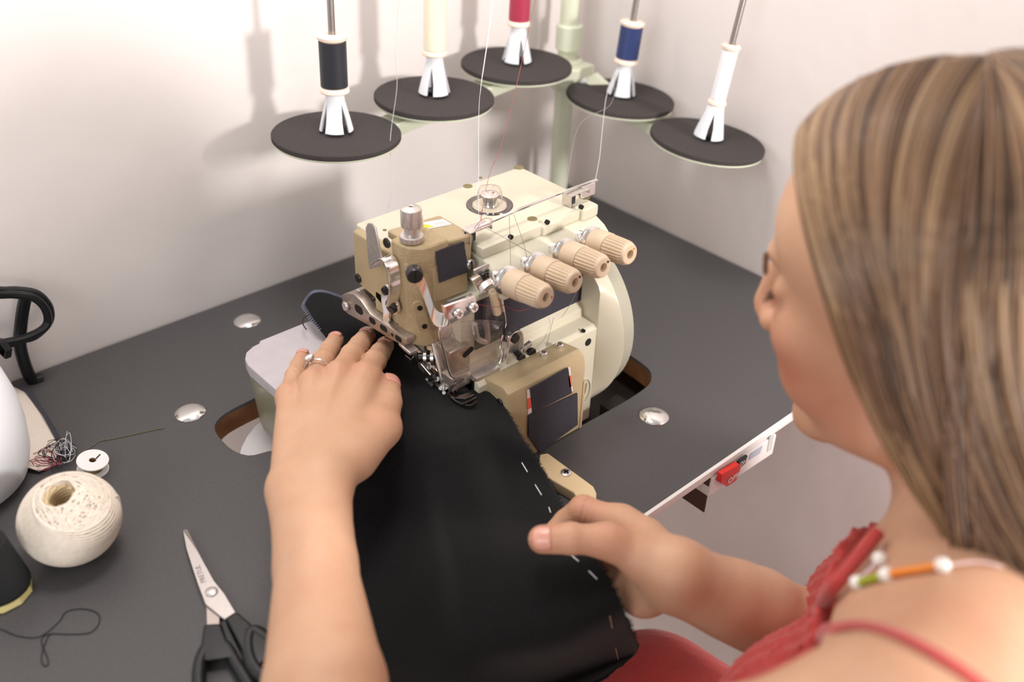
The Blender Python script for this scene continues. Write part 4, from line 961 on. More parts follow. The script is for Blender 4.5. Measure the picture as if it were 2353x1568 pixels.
for k, t, b, r in ((KI, TI, .0015, .0104), (KM, TM, .0015, .0105), (KR, TR, .002, .0099), (KP, TP, .002, .0088)):
    f, tp = pathf(k, t, b, r); fingL += f; tipsL.append(tp)
tb0, tb1, tb2, tb3 = z3(815, 1050, .092), z3(878, 985, .093), z3(893, 925, .091), z3(893, 886, .0905)
palmL += [(Cone(wl1, tb1, .0185, .0125), .012), (Cone(tb0, tb1, .0190, .0130), .012), (Cone(z3(800, 1010, .092), KI, .016, .0100), .012)]
fingL.append([(Cone(tb1, tb2, .0135, .0118), .0015), (Cone(tb2, tb3, .0120, .0104), .0015)]); tipsL.append((tb2, tb3, .0115))
# right hand
rI, rM, rR, rP = at3(1428, 1205, .775), at3(1440, 1250, .795), at3(1448, 1300, .80), at3(1455, 1350, .795)
palmR = [(Cone(WR+nv((0, 0, .005)), rI, .0205, .0125), .01), (Cone(WR, rM, .0205, .0130), .01), (Cone(WR, rR, .0210, .0130), .01), (Cone(at3(1548, 1340, .75), rP, .0195, .0130), .01),
         (Ell(at3(1478, 1362, .775), (.021, .021, .019)), .012)]
rt0, rt1, rt2, rt3 = at3(1490, 1290, .742), at3(1398, 1244, .738), at3(1312, 1238, .736), at3(1246, 1240, .738)
palmR += [(Cone(WR, rt0, .0205, .0170), .01), (Cone(rt0, rt1, .0175, .0120), .01), (Cone(at3(1480, 1240, .765), rI, .0165, .0120), .01)]
fingR = [[(Cone(rt1, rt2, .0124, .0112), .002), (Ell(rt2, (.0119,)*3), .002), (Cone(rt2, rt3, .0120, .0108), .002)]]; tipsR = [(rt2, rt3, .0112)]
for pts, r in (([rI, at3(1340, 1172, .79), at3(1302, 1200, .80), at3(1268, 1232, .80)], .0115), ([rM, at3(1345, 1230, .815), at3(1310, 1262, .815), at3(1295, 1285, .80)], .0115),
               ([rR, at3(1360, 1285, .82), at3(1330, 1312, .815), at3(1330, 1330, .80)], .0108), ([rP, at3(1395, 1350, .81), at3(1375, 1365, .81), at3(1372, 1378, .80)], .0098)):
    fingR += finger(*pts, r)
def chains(ch, P, c, br):
    d = None
    for f in ch:
        v = grp(f, P, c, br, .006)
        if v is None: continue
        d = v if d is None else smin(d, v, .0016)
    return d
def hand(palm, fing, P, c, br):
    a = grp(palm, P, c, br, .02); b = chains(fing, P, c, br)
    if a is None: return b
    return a if b is None else smin(a, b, .010)
nails = []
def nail(dip, tip, r, up, wdt=1.0):
    d = tip-dip; d = d/np.linalg.norm(d); up = nv(up); up = up-d*(up@d); up /= np.linalg.norm(up); nails.append((tip, d, np.cross(up, d), up, r, wdt))
for (a, b, r) in tipsL[:4]: nail(a, b, r, (-.25, -.25, 1))
nail(*tipsL[4], (.6, -.1, .8)); nail(*tipsR[0], -nv(CF)*.8+nv(CU)*.25, 1.1)
def creases(P, c, br):
    """small wrinkles over the finger joints and at the wrist"""
    d = np.zeros(len(P))
    for (a, b, w, n_, s_, amp) in WR_:
        if np.linalg.norm(a-c) > br+.03: continue
        q = P-a; t = q@b; rr = np.linalg.norm(q-np.outer(t, b), axis=1)
        d += amp*np.cos(t*n_)*np.exp(-(t/w)**2)*np.exp(-(rr/s_)**4)
    return d
def un(v): return v/np.linalg.norm(v)
WR_ = []
for k, t, b, r in ((KI, TI, .0015, .0104), (KM, TM, .0015, .0105), (KR, TR, .002, .0099), (KP, TP, .002, .0088)):
    WR_.append((lerp(k, t, .44)+nv((0, 0, b)), un(t-k), .0055, 2400, .018, .00022)); WR_.append((lerp(k, t, .73)+nv((0, 0, b*.75)), un(t-k), .0035, 2700, .016, .00018))
WR_ += [(rt2, un(rt3-rt1), .006, 2300, .018, .0003), (tb2, un(tb3-tb1), .005, 2400, .016, .0002), (at3(1345, 1180, .79), un(rI-at3(1300, 1160, .79)), .008, 1400, .02, .0005)]
TEN = [(lerp(WL, k, .25), k, .0030) for k in (KI, KM, KR, KP)]
def relief(P):
    d = np.zeros(len(P))
    for a, b, w in TEN:
        ba = b-a; h = np.clip(((P-a)@ba)/(ba@ba), 0, 1.02); q = P-a-h[:, None]*ba; q = q-np.outer(q@nv((-.15, -.25, .95)), nv((-.15, -.25, .95))); r = np.linalg.norm(q, axis=1)
        d -= .0011*np.exp(-(r/w)**2)*np.clip(h*1.6, 0, 1)*(P[:, 2] > .07)
    for k in (KI, KM, KR, KP): r = np.linalg.norm(P-k-nv((0, 0, .010)), axis=1); d -= .0010*np.exp(-(r/.0065)**2)
    return d
def body(P, c, br):
    parts = []
    for g, k in ((head, .02), (neck, .02), (torso, .05), (armL, .012), (armR, .012), (legs, .05)):
        v = grp(g, P, c, br, k)
        if v is not None: parts.append(v)
    hl = hand(palmL, fingL, P, c, br); hr = hand(palmR, fingR, P, c, br)
    d = None
    for i, v in enumerate(parts): d = v if d is None else smin(d, v, .015)
    for v in (hl, hr):
        if v is not None: d = v if d is None else smin(d, v, .008)
    if d is None: return None
    if br > 0:
        if np.linalg.norm(c-KM) < .2 or np.linalg.norm(c-rt1) < .2:
            d = d+creases(P, c, br)
            if np.linalg.norm(c-KM) < .16: d = d+relief(P)
    # eye sockets and mouth line
    if br > 0 and np.linalg.norm(c-HO) < .2:
        for s_ in (-1, 1):
            q = Ell(hw(.036*s_, .094, .004), (.020*HS, .010*HS, .011*HS), HM)(P); d = -smin(-d, q, .010)
        q = hcone((-.021, .105, -.0895), (.021, .105, -.0895), .0016, .0016)(P); d = -smin(-d, q, .003)
        for s_ in (-1, 1):
            q = hell((.0065*s_, .108, -.0640), (.0022, .003, .0018))(P); d = -smin(-d, q, .003)
    return d
hb = [(nv((.19, .44, .04)), nv((.49, .74, .16))), (nv((.30, .228, -.03)), nv((.485, .46, .15)))]
hh, hf = .0034, .0015
def inbox(c, r, b, m=0): return bool(((c+r > b[0]-m) & (c-r < b[1]+m)).all())
pr = thing('person', (.5, .1, -ZT/S), 'woman with long fair hair and a red strappy dress bending over the overlock machine', 'person')
P1, F1 = mesh_field(body, (.05, -.25, -.93), (.86, .80, .52), hh, 12, lambda c, r: not any((c-r > b[0]+.046).all() and (c+r < b[1]-.046).all() for b in hb))
P2, F2 = mesh_field(body, hb[0][0], hb[0][1], hf, 16)
P3, F3 = mesh_field(body, hb[1][0], hb[1][1], hf, 16)
def trim(P, F, keep):
    k = keep(P[F].mean(1)); F = F[k]; u, inv = np.unique(F, return_inverse=True); return P[u], inv.reshape(F.shape)
def cut(P, F, co, no, region):
    """keep the side the normal points away from, only for faces in the region"""
    bm = bmesh.new(); me = bpy.data.meshes.new('tmp'); me.from_pydata(P.tolist(), [], F.tolist()); bm.from_mesh(me); bpy.data.meshes.remove(me)
    fs = [f for f in bm.faces if region(f.calc_center_median())]
    g = set(fs); 
    for f in fs: g.update(f.edges); g.update(f.verts)
    bmesh.ops.bisect_plane(bm, geom=list(g), dist=1e-7, plane_co=co, plane_no=no, clear_outer=True)
    bmesh.ops.triangulate(bm, faces=bm.faces)
    Pn = A_([v.co[:] for v in bm.verts]); 
    for k, v in enumerate(bm.verts): v.index = k
    Fn = A_([[v.index for v in f.verts] for f in bm.faces]); bm.free(); return Pn, Fn
P2, F2 = cut(P2, F2, (0, .455, 0), (0, -1, 0), lambda c: True)
P1, F1 = cut(P1, F1, (.468, 0, 0), (-1, 0, 0), lambda c: .33 < c.x < .52 and .228 < c.y < .47 and c.z > -.04)
P1, F1 = cut(P1, F1, (0, .455, 0), (0, 1, 0), lambda c: c.y > .42 and c.z > 0)
P3, F3 = cut(P3, F3, (.468, 0, 0), (1, 0, 0), lambda c: True)
PB = np.concatenate([P1, P2, P3]); FB = np.concatenate([F1, F2+len(P1), F3+len(P1)+len(P2)])
def gauss(P, c, s_): return np.exp(-((P-nv(c))**2).sum(1)/(s_*s_))
bl = np.zeros(len(PB))
for c, s_, a in [(KI, .016, .5), (KM, .016, .5), (KR, .014, .35), (KP, .014, .3), (TI, .012, .6), (TM, .012, .7), (TR, .012, .7), (TP, .012, .7), (tb3, .014, .6), (tb1, .02, .4), (rt3, .02, .6), (rt1, .024, .5), (at3(1340, 1165, .78), .02, .5),
                 (hw(0, .14, -.046), .022*1, .9), (hw(.05, .08, -.055), .034, .8), (hw(.03, .095, -.02), .02, .4), (hw(0, .112, -.085), .018, 1.2), (hw(.06, .03, -.085), .04, .5), (at3(2250, 1560, .5), .08, .3)]:
    bl += a*gauss(PB, c, s_)
M_skin = bpy.data.materials.new('skin'); M_skin.use_nodes = True
def build_skin():
    nt = M_skin.node_tree; b = nt.nodes['Principled BSDF']; N = nt.nodes.new; Lk = nt.links.new
    tc = N('ShaderNodeTexCoord'); n = N('ShaderNodeTexNoise'); n.inputs['Scale'].default_value = 40; n.inputs['Detail'].default_value = 5; Lk(tc.outputs['Object'], n.inputs['Vector'])
    mx = N('ShaderNodeMix'); mx.data_type = 'RGBA'; mx.inputs['A'].default_value = (*srgb('cfa88a'), 1); mx.inputs['B'].default_value = (*srgb('c08f71'), 1); Lk(n.outputs['Fac'], mx.inputs['Factor'])
    at = N('ShaderNodeAttribute'); at.attribute_name = 'blush'; m2 = N('ShaderNodeMix'); m2.data_type = 'RGBA'; m2.inputs['B'].default_value = (*srgb('b96450'), 1)
    ml = N('ShaderNodeMath'); ml.operation = 'MULTIPLY'; ml.use_clamp = True; ml.inputs[1].default_value = .62; Lk(at.outputs['Fac'], ml.inputs[0]); Lk(ml.outputs[0], m2.inputs['Factor']); Lk(mx.outputs['Result'], m2.inputs['A'])
    a3 = N('ShaderNodeAttribute'); a3.attribute_name = 'nail'; m3 = N('ShaderNodeMix'); m3.data_type = 'RGBA'; m3.inputs['B'].default_value = (*srgb('d99080'), 1); Lk(a3.outputs['Fac'], m3.inputs['Factor']); Lk(m2.outputs['Result'], m3.inputs['A']); Lk(m3.outputs['Result'], b.inputs['Base Color'])
    rr = N('ShaderNodeMapRange'); rr.inputs['To Min'].default_value = .48; rr.inputs['To Max'].default_value = .22; Lk(a3.outputs['Fac'], rr.inputs['Value']); Lk(rr.outputs['Result'], b.inputs['Roughness'])
    b.inputs['Specular IOR Level'].default_value = .4
    b.inputs['Subsurface Weight'].default_value = .25; b.inputs['Subsurface Radius'].default_value = (1, .35, .18); b.inputs['Subsurface Scale'].default_value = .005
    v = N('ShaderNodeTexVoronoi'); v.inputs['Scale'].default_value = 900; n3 = N('ShaderNodeTexNoise'); n3.inputs['Scale'].default_value = 120; n3.inputs['Detail'].default_value = 6
    Lk(tc.outputs['Object'], v.inputs['Vector']); Lk(tc.outputs['Object'], n3.inputs['Vector']); ad = N('ShaderNodeMath'); ad.operation = 'ADD'; Lk(v.outputs['Distance'], ad.inputs[0]); Lk(n3.outputs['Fac'], ad.inputs[1])
    bp = N('ShaderNodeBump'); bp.inputs['Strength'].default_value = .3; bp.inputs['Distance'].default_value = .0008; Lk(ad.outputs[0], bp.inputs['Height']); Lk(bp.outputs['Normal'], b.inputs['Normal'])
build_skin()
np_mesh('body', PB, FB, [M_skin], pr, {'blush': np.clip(bl, 0, 1.3)})
def surf(P, fn, off=0.0, it=6):
    """push points onto the surface fn = off"""
    P = np.array(P, float); e = 1e-4
    for _ in range(it):
        c = P.mean(0); br = .3; v = fn(P, c, br); g = np.stack([(fn(P+nv(d)*e, c, br)-v)/e for d in ((1, 0, 0), (0, 1, 0), (0, 0, 1))], 1)
        g /= np.maximum(1e-6, np.linalg.norm(g, axis=1))[:, None]; P = P-g*(v-off)[:, None]
    return P
M_nail = mat('fingernail', 'd89c8a', .25, noise=.03, coat=.3)
def handf(P, c, br):
    a = hand(palmL, fingL, P, c, .3); b = hand(palmR, fingR, P, c, .3); return np.minimum(a, b)
for tip, d, sd, up, r, wd in nails:
    Gd = []
    for i in range(9):
        v = -1+2*i/8; row = []
        for j in range(9):
            u = (-1+2*j/8)*(1-.30*max(0, v)**3-.18*max(0, -v)**3); a = u*.82*wd
            row.append(tip+d*(v*.66+.02)*r+(sd*math.sin(a)+up*math.cos(a))*r*.93)
        Gd += row
    Pn_ = surf(np.array(Gd), handf, .00035)
    m = MB(); m.grid([[V(Pn_[i*9+j]) for j in range(9)] for i in range(9)])
    o = m.build('fingernail', M_nail, pr, smooth=80); sd_ = o.modifiers.new('t', 'SOLIDIFY'); sd_.thickness = .0009*S; sd_.offset = 0
# eyes, brow, lashes
for s_ in (-1, 1):
    e = hw(.034*s_, .0720, -.004); m = MB(); m.sphere(e, .0105); m.build('eye', mat('eye_white', 'efe6e0', .2), pr, smooth=60)
    m = MB(); lash = [V(hw(.034*s_+t, .0868-abs(t)*.35, -.0095)) for t in (-.014, -.007, 0, .007, .014)]
    m.tube(bez(lash, 4), .0013, 6); 
    for t in np.linspace(-.013, .013, 14): q = V(hw(.034*s_+t, .0862-abs(t)*.35, -.0095)); m.tube([q, q+V(HF*.006-HU*.003+HL*.003*s_)], [.0005, .0002], 4)
    m.build('eyelashes', mat('lash_brown', '4a3026', .7), pr)
    m = MB()
    for t in np.linspace(-.019, .017, 34):
        q = V(hw(.034*s_+t, .0905-abs(t)*.34-(.004 if t*s_ > 0 else 0)*abs(t)/.017, .016-abs(t)*.12)); 
        for w in range(3): z = V(HU*(w-1)*.0022); m.tube([q+z, q+z+V(HL*s_*.005+HU*.001)], [.0006, .0002], 4)
    m.build('eyebrow', mat('brow_brown', '7a5236', .8), pr)
# ring
rg = thing  # the ring is worn: child of the person
d_ = un(TR-KR); rc = lerp(KR, TR, .20)+nv((0, 0, .003)); x_, y_, n_ = frame(V(d_), (0, 0, 1))
m = MB(); m.tube([V(rc)+(x_*math.cos(t)+y_*math.sin(t))*.0119 for t in [2*PI*k/40 for k in range(40)]], .0009, 8, closed=True)
ring = m.build('ring', mat('white_gold', 'd9d0cc', .18, 1), pr, label='white gold ring with a clear stone')
top = V(rc)+(x_*.9+y_*(-.45)).normalized()*.0138; tn = (top-V(rc)).normalized()
m = MB(); gx, gy, gn = frame(tn)
m.lathe([(0, -.0030), (.0042, .0012), (.0042, .0018), (.0028, .0032), (0, .0032)], top, tn, 10); m.build('gemstone', mat('gem', 'eef4fa', .04, .15, ior=2.2, spec=1.0), ring, smooth=0)
m = MB()
for k in range(6): a = 2*PI*k/6; p = top+(gx*math.cos(a)+gy*math.sin(a))*.0042; m.tube([top-tn*.0035, p-tn*.0005, p+tn*.0022], .0005, 6)
m.build('prongs', MATS['white_gold'], ring)

# ------------------------------------------------------------------ dress
def plane(P, p, n): return (P-nv(p))@un(nv(n))
nkA, nkB, nkC = at3(2035, 1238, .68), at3(1905, 1450, .60), at3(1712, 1500, .60)
def dress(P, c, br):
    v = grp(torso, P, c, br, .05)
    if v is None: return None
    n = 0
    fold = (.0012*np.sin(P[:, 0]*300+P[:, 1]*210+2*np.sin(P[:, 2]*60+P[:, 0]*30))+.0011*np.sin(P[:, 0]*760+P[:, 1]*520+P[:, 2]*160+2*np.sin(P[:, 1]*70)))*np.clip((P[:, 2]+.14)*12+.25, .25, 1)
    up = plane(P, (.421, .156, .114), (.09, -.62, .775))
    v = v-.010-fold*np.clip((P[:, 1]-.05)*20, 0, 1)
    # skirt widens below the waist
    return -smin(-v, -up, .006)
Pd, Fd = mesh_field(dress, (.25, -.25, -.60), (.80, .52, .14), .0034, 12)
M_dress = mat('red_dress', 'b23c38', .8, noise=.05, nscale=30, bump=.8, bscale=260, sheen=.2, bdist=.0012)
ds = np_mesh('dress', Pd, Fd, [M_dress], pr)
# rolled neckline, straps
tors = lambda P, c, br: body(P, c, -1)
def bodyd(P, c, br):
    parts = [grp(g, P, c, .6, k) for g, k in ((neck, .02), (torso, .05), (armL, .012), (armR, .012))]; d = parts[0]
    for v in parts[1:]: d = smin(d, v, .015)
    return d
def cpts(l): return bez([V(p) for p in l], 10)
from mathutils.bvhtree import BVHTree
bvb = BVHTree.FromPolygons(PB.tolist(), FB.tolist())
def onb(px, py, D, off):
    h = bvb.ray_cast(CP, ray(px, py).normalized())
    if h[0] is None: h = bvb.find_nearest(V(at3(px, py, D)))
    n = h[1]; n = n if n.dot(ray(px, py)) < 0 else -n
    return h[0]+n*off
def smooth(l, it=12):
    l = [V(p) for p in l]
    for _ in range(it): l = [l[0]]+[(l[k-1]+l[k]*2+l[k+1])/4 for k in range(1, len(l)-1)]+[l[-1]]
    return l
def pxline(pts, n=9): return [(q.x, q.y, q.z) for q in bez([V(p) for p in pts], n)]
roll = smooth([onb(*q, .0085) for q in pxline(((2040, 1246, .67), (1995, 1305, .64), (1935, 1380, .62), (1880, 1440, .59), (1835, 1480, .57), (1800, 1530, .56)))])
MB().tube(roll, .0046, 10).build('neckline_roll', M_dress, ds)
strap = smooth([onb(*q, .0014) for q in pxline(((1830, 1492, .58), (1900, 1455, .55), (1975, 1442, .52), (2060, 1462, .49), (2150, 1510, .46), (2240, 1568, .44), (2330, 1650, .43)))])
tg = [(strap[min(i+1, len(strap)-1)]-strap[max(i-1, 0)]).normalized() for i in range(len(strap))]
def sgrad(p):
    e = 1e-4; P = nv(p)[None]; v = bodyd(P, P[0], .3)[0]; return un(nv([bodyd(P+nv(d)*e, P[0], .3)[0]-v for d in ((1, 0, 0), (0, 1, 0), (0, 0, 1))]))
rows = []
for p, t in zip(strap, tg):
    n = V(sgrad(p)); w = t.cross(n).normalized(); rows.append([p-w*.0055, p-w*.003+n*.0014, p+n*.0017, p+w*.003+n*.0014, p+w*.0055, p-n*.0006])
m = MB(); vs = [[m.bm.verts.new(q) for q in r] for r in rows]
for a, b in zip(vs, vs[1:]):
    for k in range(6): m.bm.faces.new((a[k], b[k], b[(k+1) % 6], a[(k+1) % 6]))
m.build('strap', M_dress, ds, smooth=60)

# ------------------------------------------------------------------ necklace
nkp = [onb(*q, .0025) for q in pxline(((2034, 1262, .70), (2027, 1295, .67), (1998, 1325, .65), (1975, 1350, .63), (2005, 1342, .615), (2040, 1333, .60), (2100, 1322, .575), (2165, 1312, .55), (2240, 1300, .53), (2300, 1310, .52)), 10)]
nkp = smooth(nkp, 2)
nl = MB(); nl.tube(nkp, .0008, 6); nl = nl.build('necklace', mat('thread_pinkish', 'd9b7b4', .6), pr, label='bead necklace of pearls with green and orange seed beads')
def npt(t): i = t*(len(nkp)-1); k = int(i); return nkp[k].lerp(nkp[min(k+1, len(nkp)-1)], i-k)
M_pearl = mat('pearl', 'efe8e2', .18, sss=.2, coat=.6)
for t in (1/9, 3/9, 5/9, 7/9):
    m = MB(); m.sphere(npt(t)+V((0, 0, .001)), .0048, (1, .95, .9), 20); m.build('pearl', M_pearl, nl, smooth=60)
def beads(t0, t1, n, col, nm, r=.0024):
    m = MB()
    for k in range(n): m.sphere(npt(t0+(t1-t0)*(k+.5)/n)+V((0, 0, .0008)), r, (1, 1, .9), 10)
    o = m.build('seed_beads', mat('bead_'+nm, col, .3), nl, smooth=60); o['kind'] = 'stuff'; o['label'] = nm+' seed beads'
beads(3/9+.02, 5/9-.02, 9, '9aa81e', 'green'); beads(5/9+.02, 7/9-.02, 20, 'e8872a', 'orange'); beads(1/9+.02, 3/9-.02, 10, 'e2c9cc', 'pale pink', .0013)

# ------------------------------------------------------------------ hair
rh = np.random.default_rng(11)
def hairpath(y0, side, lift, n=30, L=.30, jit=0.0, drift=1.0):
    """from the centre parting over the side of the head, then down the back"""
    R_ = nv((.086, .109, .096))*1.0+.008+lift; out = []
    yy = y0
    for k in range(n):
        t = k/(n-1)
        if t < .52:
            ph = (t/.52)**.9*1.62*(1.0)
            y = y0-(.010+.064*max(0, y0+.02)/.1)*drift*(ph/1.6)**1.6
            y = -.086*math.tanh(-y/.086) if y < 0 else y
            sy = max(.12, 1-((y)/R_[1])**2)**.5
            x = R_[0]*math.sin(ph)*sy; z = R_[2]*math.cos(ph)*sy
            if math.cos(ph) < .3: x += .004*(1-math.cos(ph))
            p = hw(side*x, -.024+y, .030+z); last = p; lastx = x; lasty = y; k0 = k
        else:
            u = (t-.52)/.48; d = HU*-1.0
            w = u*L
            p = last+nv((0, 0, -1))*w*(.93)+nv((0, -1, 0))*w*(.20+.90*u)*(1.0)+HL*side*(-.10*u+.012*math.sin(u*3))*.4
        out.append(p)
    out = np.array(out)
    for _ in range(5): out[1:-1] = (out[:-2]+out[1:-1]*2+out[2:])/4
    return out
strands = []; tint = []
def add(y0, side, lift, L, drift=1.0):
    p = hairpath(y0, side, lift, L=L, drift=drift); strands.append(p)
N1 = 3400
for i in range(N1):
    side = 1 if rh.random() < .82 else -1; y0 = rh.uniform(-.108, .098); lift = rh.uniform(0, .009)
    p = hairpath(y0, side, lift, L=.21+(.10-y0)*.75+rh.normal(0, .02), drift=rh.uniform(.85, 1.15))
    cl = int((y0+.11)*120)  # locks gather and wave together
    ph = rh.normal(0, .25); t = np.linspace(0, 1, len(p))
    wv = (np.sin(t*9+cl*1.7+ph)*.0022+np.sin(t*17+cl*3.1)*.0010)*t; wl = np.cos(t*8+cl*2.3+ph)*.003*t*t
    p = p+np.outer(wv, nv(HF))+np.outer(wl, nv(HL))+np.outer(t**2*rh.normal(0, .004), nv(HF))
    strands.append(p); tint.append(np.clip(.5+.28*math.sin(cl*2.1)+rh.normal(0, .20), 0, 1)+(0.35 if y0 > .075 else 0))
# back of the head
for i in range(1300):
    a = rh.uniform(-1.35, 1.25); lift = rh.uniform(0, .012); R_ = nv((.086, .109, .096))+.008+lift; q = []
    L = rh.uniform(.24, .36)
    for k in range(30):
        t = k/29
        if t < .5:
            ph = t/.5*1.6; x = R_[0]*math.sin(ph)*math.sin(a); y = -R_[1]*math.sin(ph)*math.cos(a); z = R_[2]*math.cos(ph); p = hw(x, -.024-.02*(1-t*2)+y, .030+z); last = p
        else: u = (t-.5)/.5; w = u*L; p = last+nv((0, 0, -1))*w*.95+nv((0, -1, 0))*w*(.15+.3*u)
        q.append(p)
    q = A_(q)
    for _ in range(6): q[1:-1] = (q[:-2]+q[1:-1]*2+q[2:])/4
    strands.append(q); tint.append(np.clip(rh.normal(.45, .25), 0, 1))
def strandmesh(ST, T, r0, name, mats, parent):
    n = len(ST[0]); ST = np.array(ST); tg_ = np.gradient(ST, axis=1); tg_ /= np.linalg.norm(tg_, axis=2, keepdims=True)
    ref = nv((.3, .2, .93)); a = np.cross(tg_, ref); a /= np.maximum(1e-6, np.linalg.norm(a, axis=2, keepdims=True)); b = np.cross(tg_, a)
    t = np.linspace(0, 1, n); rad = r0*(1-.75*t**4)
    V3 = [ST+(a*math.cos(q)+b*math.sin(q))*rad[None, :, None] for q in (0, 2.094, 4.189)]
    P = np.stack(V3, 2).reshape(-1, 3); F = []
    m = len(ST); base = np.arange(m)[:, None, None]*n*3+np.arange(n-1)[None, :, None]*3; k = np.arange(3)[None, None, :]; k2 = (k+1) % 3
    F = np.stack([base+k, base+k2, base+3+k2, base+3+k], -1).reshape(-1, 4)
    return np_mesh(name, P, F, mats, parent, {'tint': np.repeat(np.array(T), n*3), 'along': np.tile(np.repeat(t, 3), m)})
M_hair = bpy.data.materials.new('hair_strands'); M_hair.use_nodes = True
def build_hair():
    nt = M_hair.node_tree; b = nt.nodes['Principled BSDF']; N = nt.nodes.new; Lk = nt.links.new
    a = N('ShaderNodeAttribute'); a.attribute_name = 'tint'; cr = N('ShaderNodeValToRGB'); Lk(a.outputs['Fac'], cr.inputs['Fac'])
    cr.color_ramp.elements[0].color = (*srgb('4a3424'), 1); cr.color_ramp.elements[1].color = (*srgb('ad8c68'), 1); e = cr.color_ramp.elements.new(.5); e.color = (*srgb('7c5c44'), 1)
    Lk(cr.outputs['Color'], b.inputs['Base Color']); b.inputs['Roughness'].default_value = .38; b.inputs['Specular IOR Level'].default_value = .5
build_hair()
hair = strandmesh(strands, tint, .00115, 'hair', [M_hair], pr)
# under layer so no scalp shows
ul = MB()
for side in (1, -1):
    rows = [[V(p) for p in hairpath(y0, side, -.003, L=.30)] for y0 in np.linspace(-.108, .093, 30)]
    ul.grid(rows)
rows = []
for a in np.linspace(-1.4, 1.3, 24):
    q = []
    for k in range(24):
        t = k/23; R_ = nv((.086, .109, .096))+.004
        if t < .5: ph = t/.5*1.6; p = hw(R_[0]*math.sin(ph)*math.sin(a), -.024-.02*(1-t*2)-R_[1]*math.sin(ph)*math.cos(a), .030+R_[2]*math.cos(ph)); last = p
        else: u = (t-.5)/.5; w = u*.30; p = last+nv((0, 0, -1))*w*.95+nv((0, -1, 0))*w*(.15+.3*u)
        q.append(V(p))
    rows.append(q)
ul.grid(rows)
ulo = ul.build('hair_under_layer', mat('hair_dark', '6a4a32', .6, noise=.2, nscale=60), hair, smooth=80)

# ------------------------------------------------------------------ black cloth being sewn
Z_ = lambda x, y, z: onz(x, y, z)
Y_ = lambda x, y, yy: ony(x, y, yy)
RW = [
 [Z_(697, 702, .088), Z_(716, 676, .092), Z_(745, 672, .092), Z_(785, 684, .090), Z_(825, 700, .090), Z_(865, 720, .090)],
 [Z_(722, 742, .084), Z_(755, 735, .085), Z_(790, 735, .085), Z_(825, 745, .084), Z_(860, 755, .084), Z_(905, 765, .084)],
 [Z_(757, 790, .0735), Z_(795, 788, .0745), Z_(830, 792, .075), Z_(870, 802, .075), Z_(910, 812, .075), Z_(950, 822, .075)],
 [Z_(775, 850, .0735), Z_(830, 850, .0735), Z_(885, 855, .0745), Z_(930, 862, .0755), Z_(975, 874, .0765), Z_(1020, 898, .0765)],
 [Z_(775, 930, .0735), Z_(845, 930, .0735), Z_(915, 928, .0745), Z_(990, 925, .0765), Z_(1060, 928, .0765), Z_(1130, 903, .0765)],
 [Z_(775, 1010, .070), Z_(860, 1012, .071), Z_(950, 1012, .074), Z_(1040, 1012, .078), Z_(1120, 990, .072), Z_(1205, 1015, .062)],
 [Z_(775, 1090, .045), Z_(870, 1100, .047), Z_(965, 1100, .052), Z_(1070, 1105, .066), Z_(1160, 1085, .052), Z_(1255, 1095, .050)],
 [Z_(770, 1180, .012), Z_(875, 1190, .014), Z_(975, 1200, .030), Z_(1085, 1200, .050), Z_(1195, 1190, .046), Z_(1308, 1183, .058)],
 [Z_(755, 1290, .006), Z_(875, 1300, .008), Z_(990, 1310, .026), Z_(1105, 1310, .046), Z_(1220, 1285, .052), Z_(1350, 1262, .058)],
 [Z_(740, 1400, .006), Z_(865, 1410, .006), Z_(985, 1410, .018), Z_(1115, 1410, .036), Z_(1250, 1385, .040), Z_(1400, 1335, .052)],
 [Z_(730, 1520, .005), Z_(860, 1530, .006), Z_(985, 1510, .010), Z_(1130, 1500, .014), Z_(1285, 1480, .012), Z_(1438, 1410, .030)],
 [Y_(730, 1650, .362), Y_(860, 1650, .362), Y_(990, 1620, .358), Y_(1140, 1590, .352), Y_(1310, 1545, .345), Y_(1464, 1492, .335)],
 [Y_(730, 1800, .350), Y_(870, 1800, .348), Y_(1000, 1740, .342), Y_(1140, 1670, .336), Y_(1280, 1610, .330), Y_(1385, 1566, .322)],
]
def cr1(a, b, c, d, t): return .5*((2*b)+(c-a)*t+(2*a-5*b+4*c-d)*t*t+(3*b-a-3*c+d)*t**3)
def dens(seq, n):
    out = []; N_ = len(seq)
    for i in range(N_-1):
        a, b, c, d = seq[max(i-1, 0)], seq[i], seq[i+1], seq[min(i+2, N_-1)]
        for k in range(n): out.append([cr1(a[j], b[j], c[j], d[j], k/n) for j in range(len(b))])
    out.append(list(seq[-1])); return out
SUB = 10
cols_ = [[RW[i][j] for j in range(6)] for i in range(len(RW))]
r1 = dens(cols_, SUB)                       # along the length
GR = [dens([[p] for p in row], SUB) for row in r1]
GR = [[q[0] for q in row] for row in GR]
rc_ = np.random.default_rng(4)
for i, row in enumerate(GR):
    for j, p in enumerate(row):
        u, v = j/(len(row)-1), i/(len(GR)-1)
        dzz = .0024*math.sin(u*9+v*14)*math.sin(v*11+1)+.0016*math.sin(u*5-v*22)+.0065*math.exp(-((u-.50-.22*(v-.6))/.055)**2)*min(1, max(0, (v-.42)*5))
        p.z += dzz*(1 if v > .42 else .2)
        if p.y > YF-.012 and v > .4: p.z = max(p.z, .0022)
        if j == len(row)-1: p += V((rc_.normal(0, .0005), rc_.normal(0, .0005), 0))
cth = thing('black_cloth', onz(1000, 1250, 0), 'black woollen cloth with frayed edge being fed through the machine and hanging to the lap', 'cloth')
m = MB(); m.grid(GR)
M_cloth = mat('black_wool', '141314', .95, noise=.3, nscale=900, bump=.6, bscale=1600, bdist=.0006, sheen=.12, spec=.15)
sh = m.build('fabric', M_cloth, cth, smooth=80)
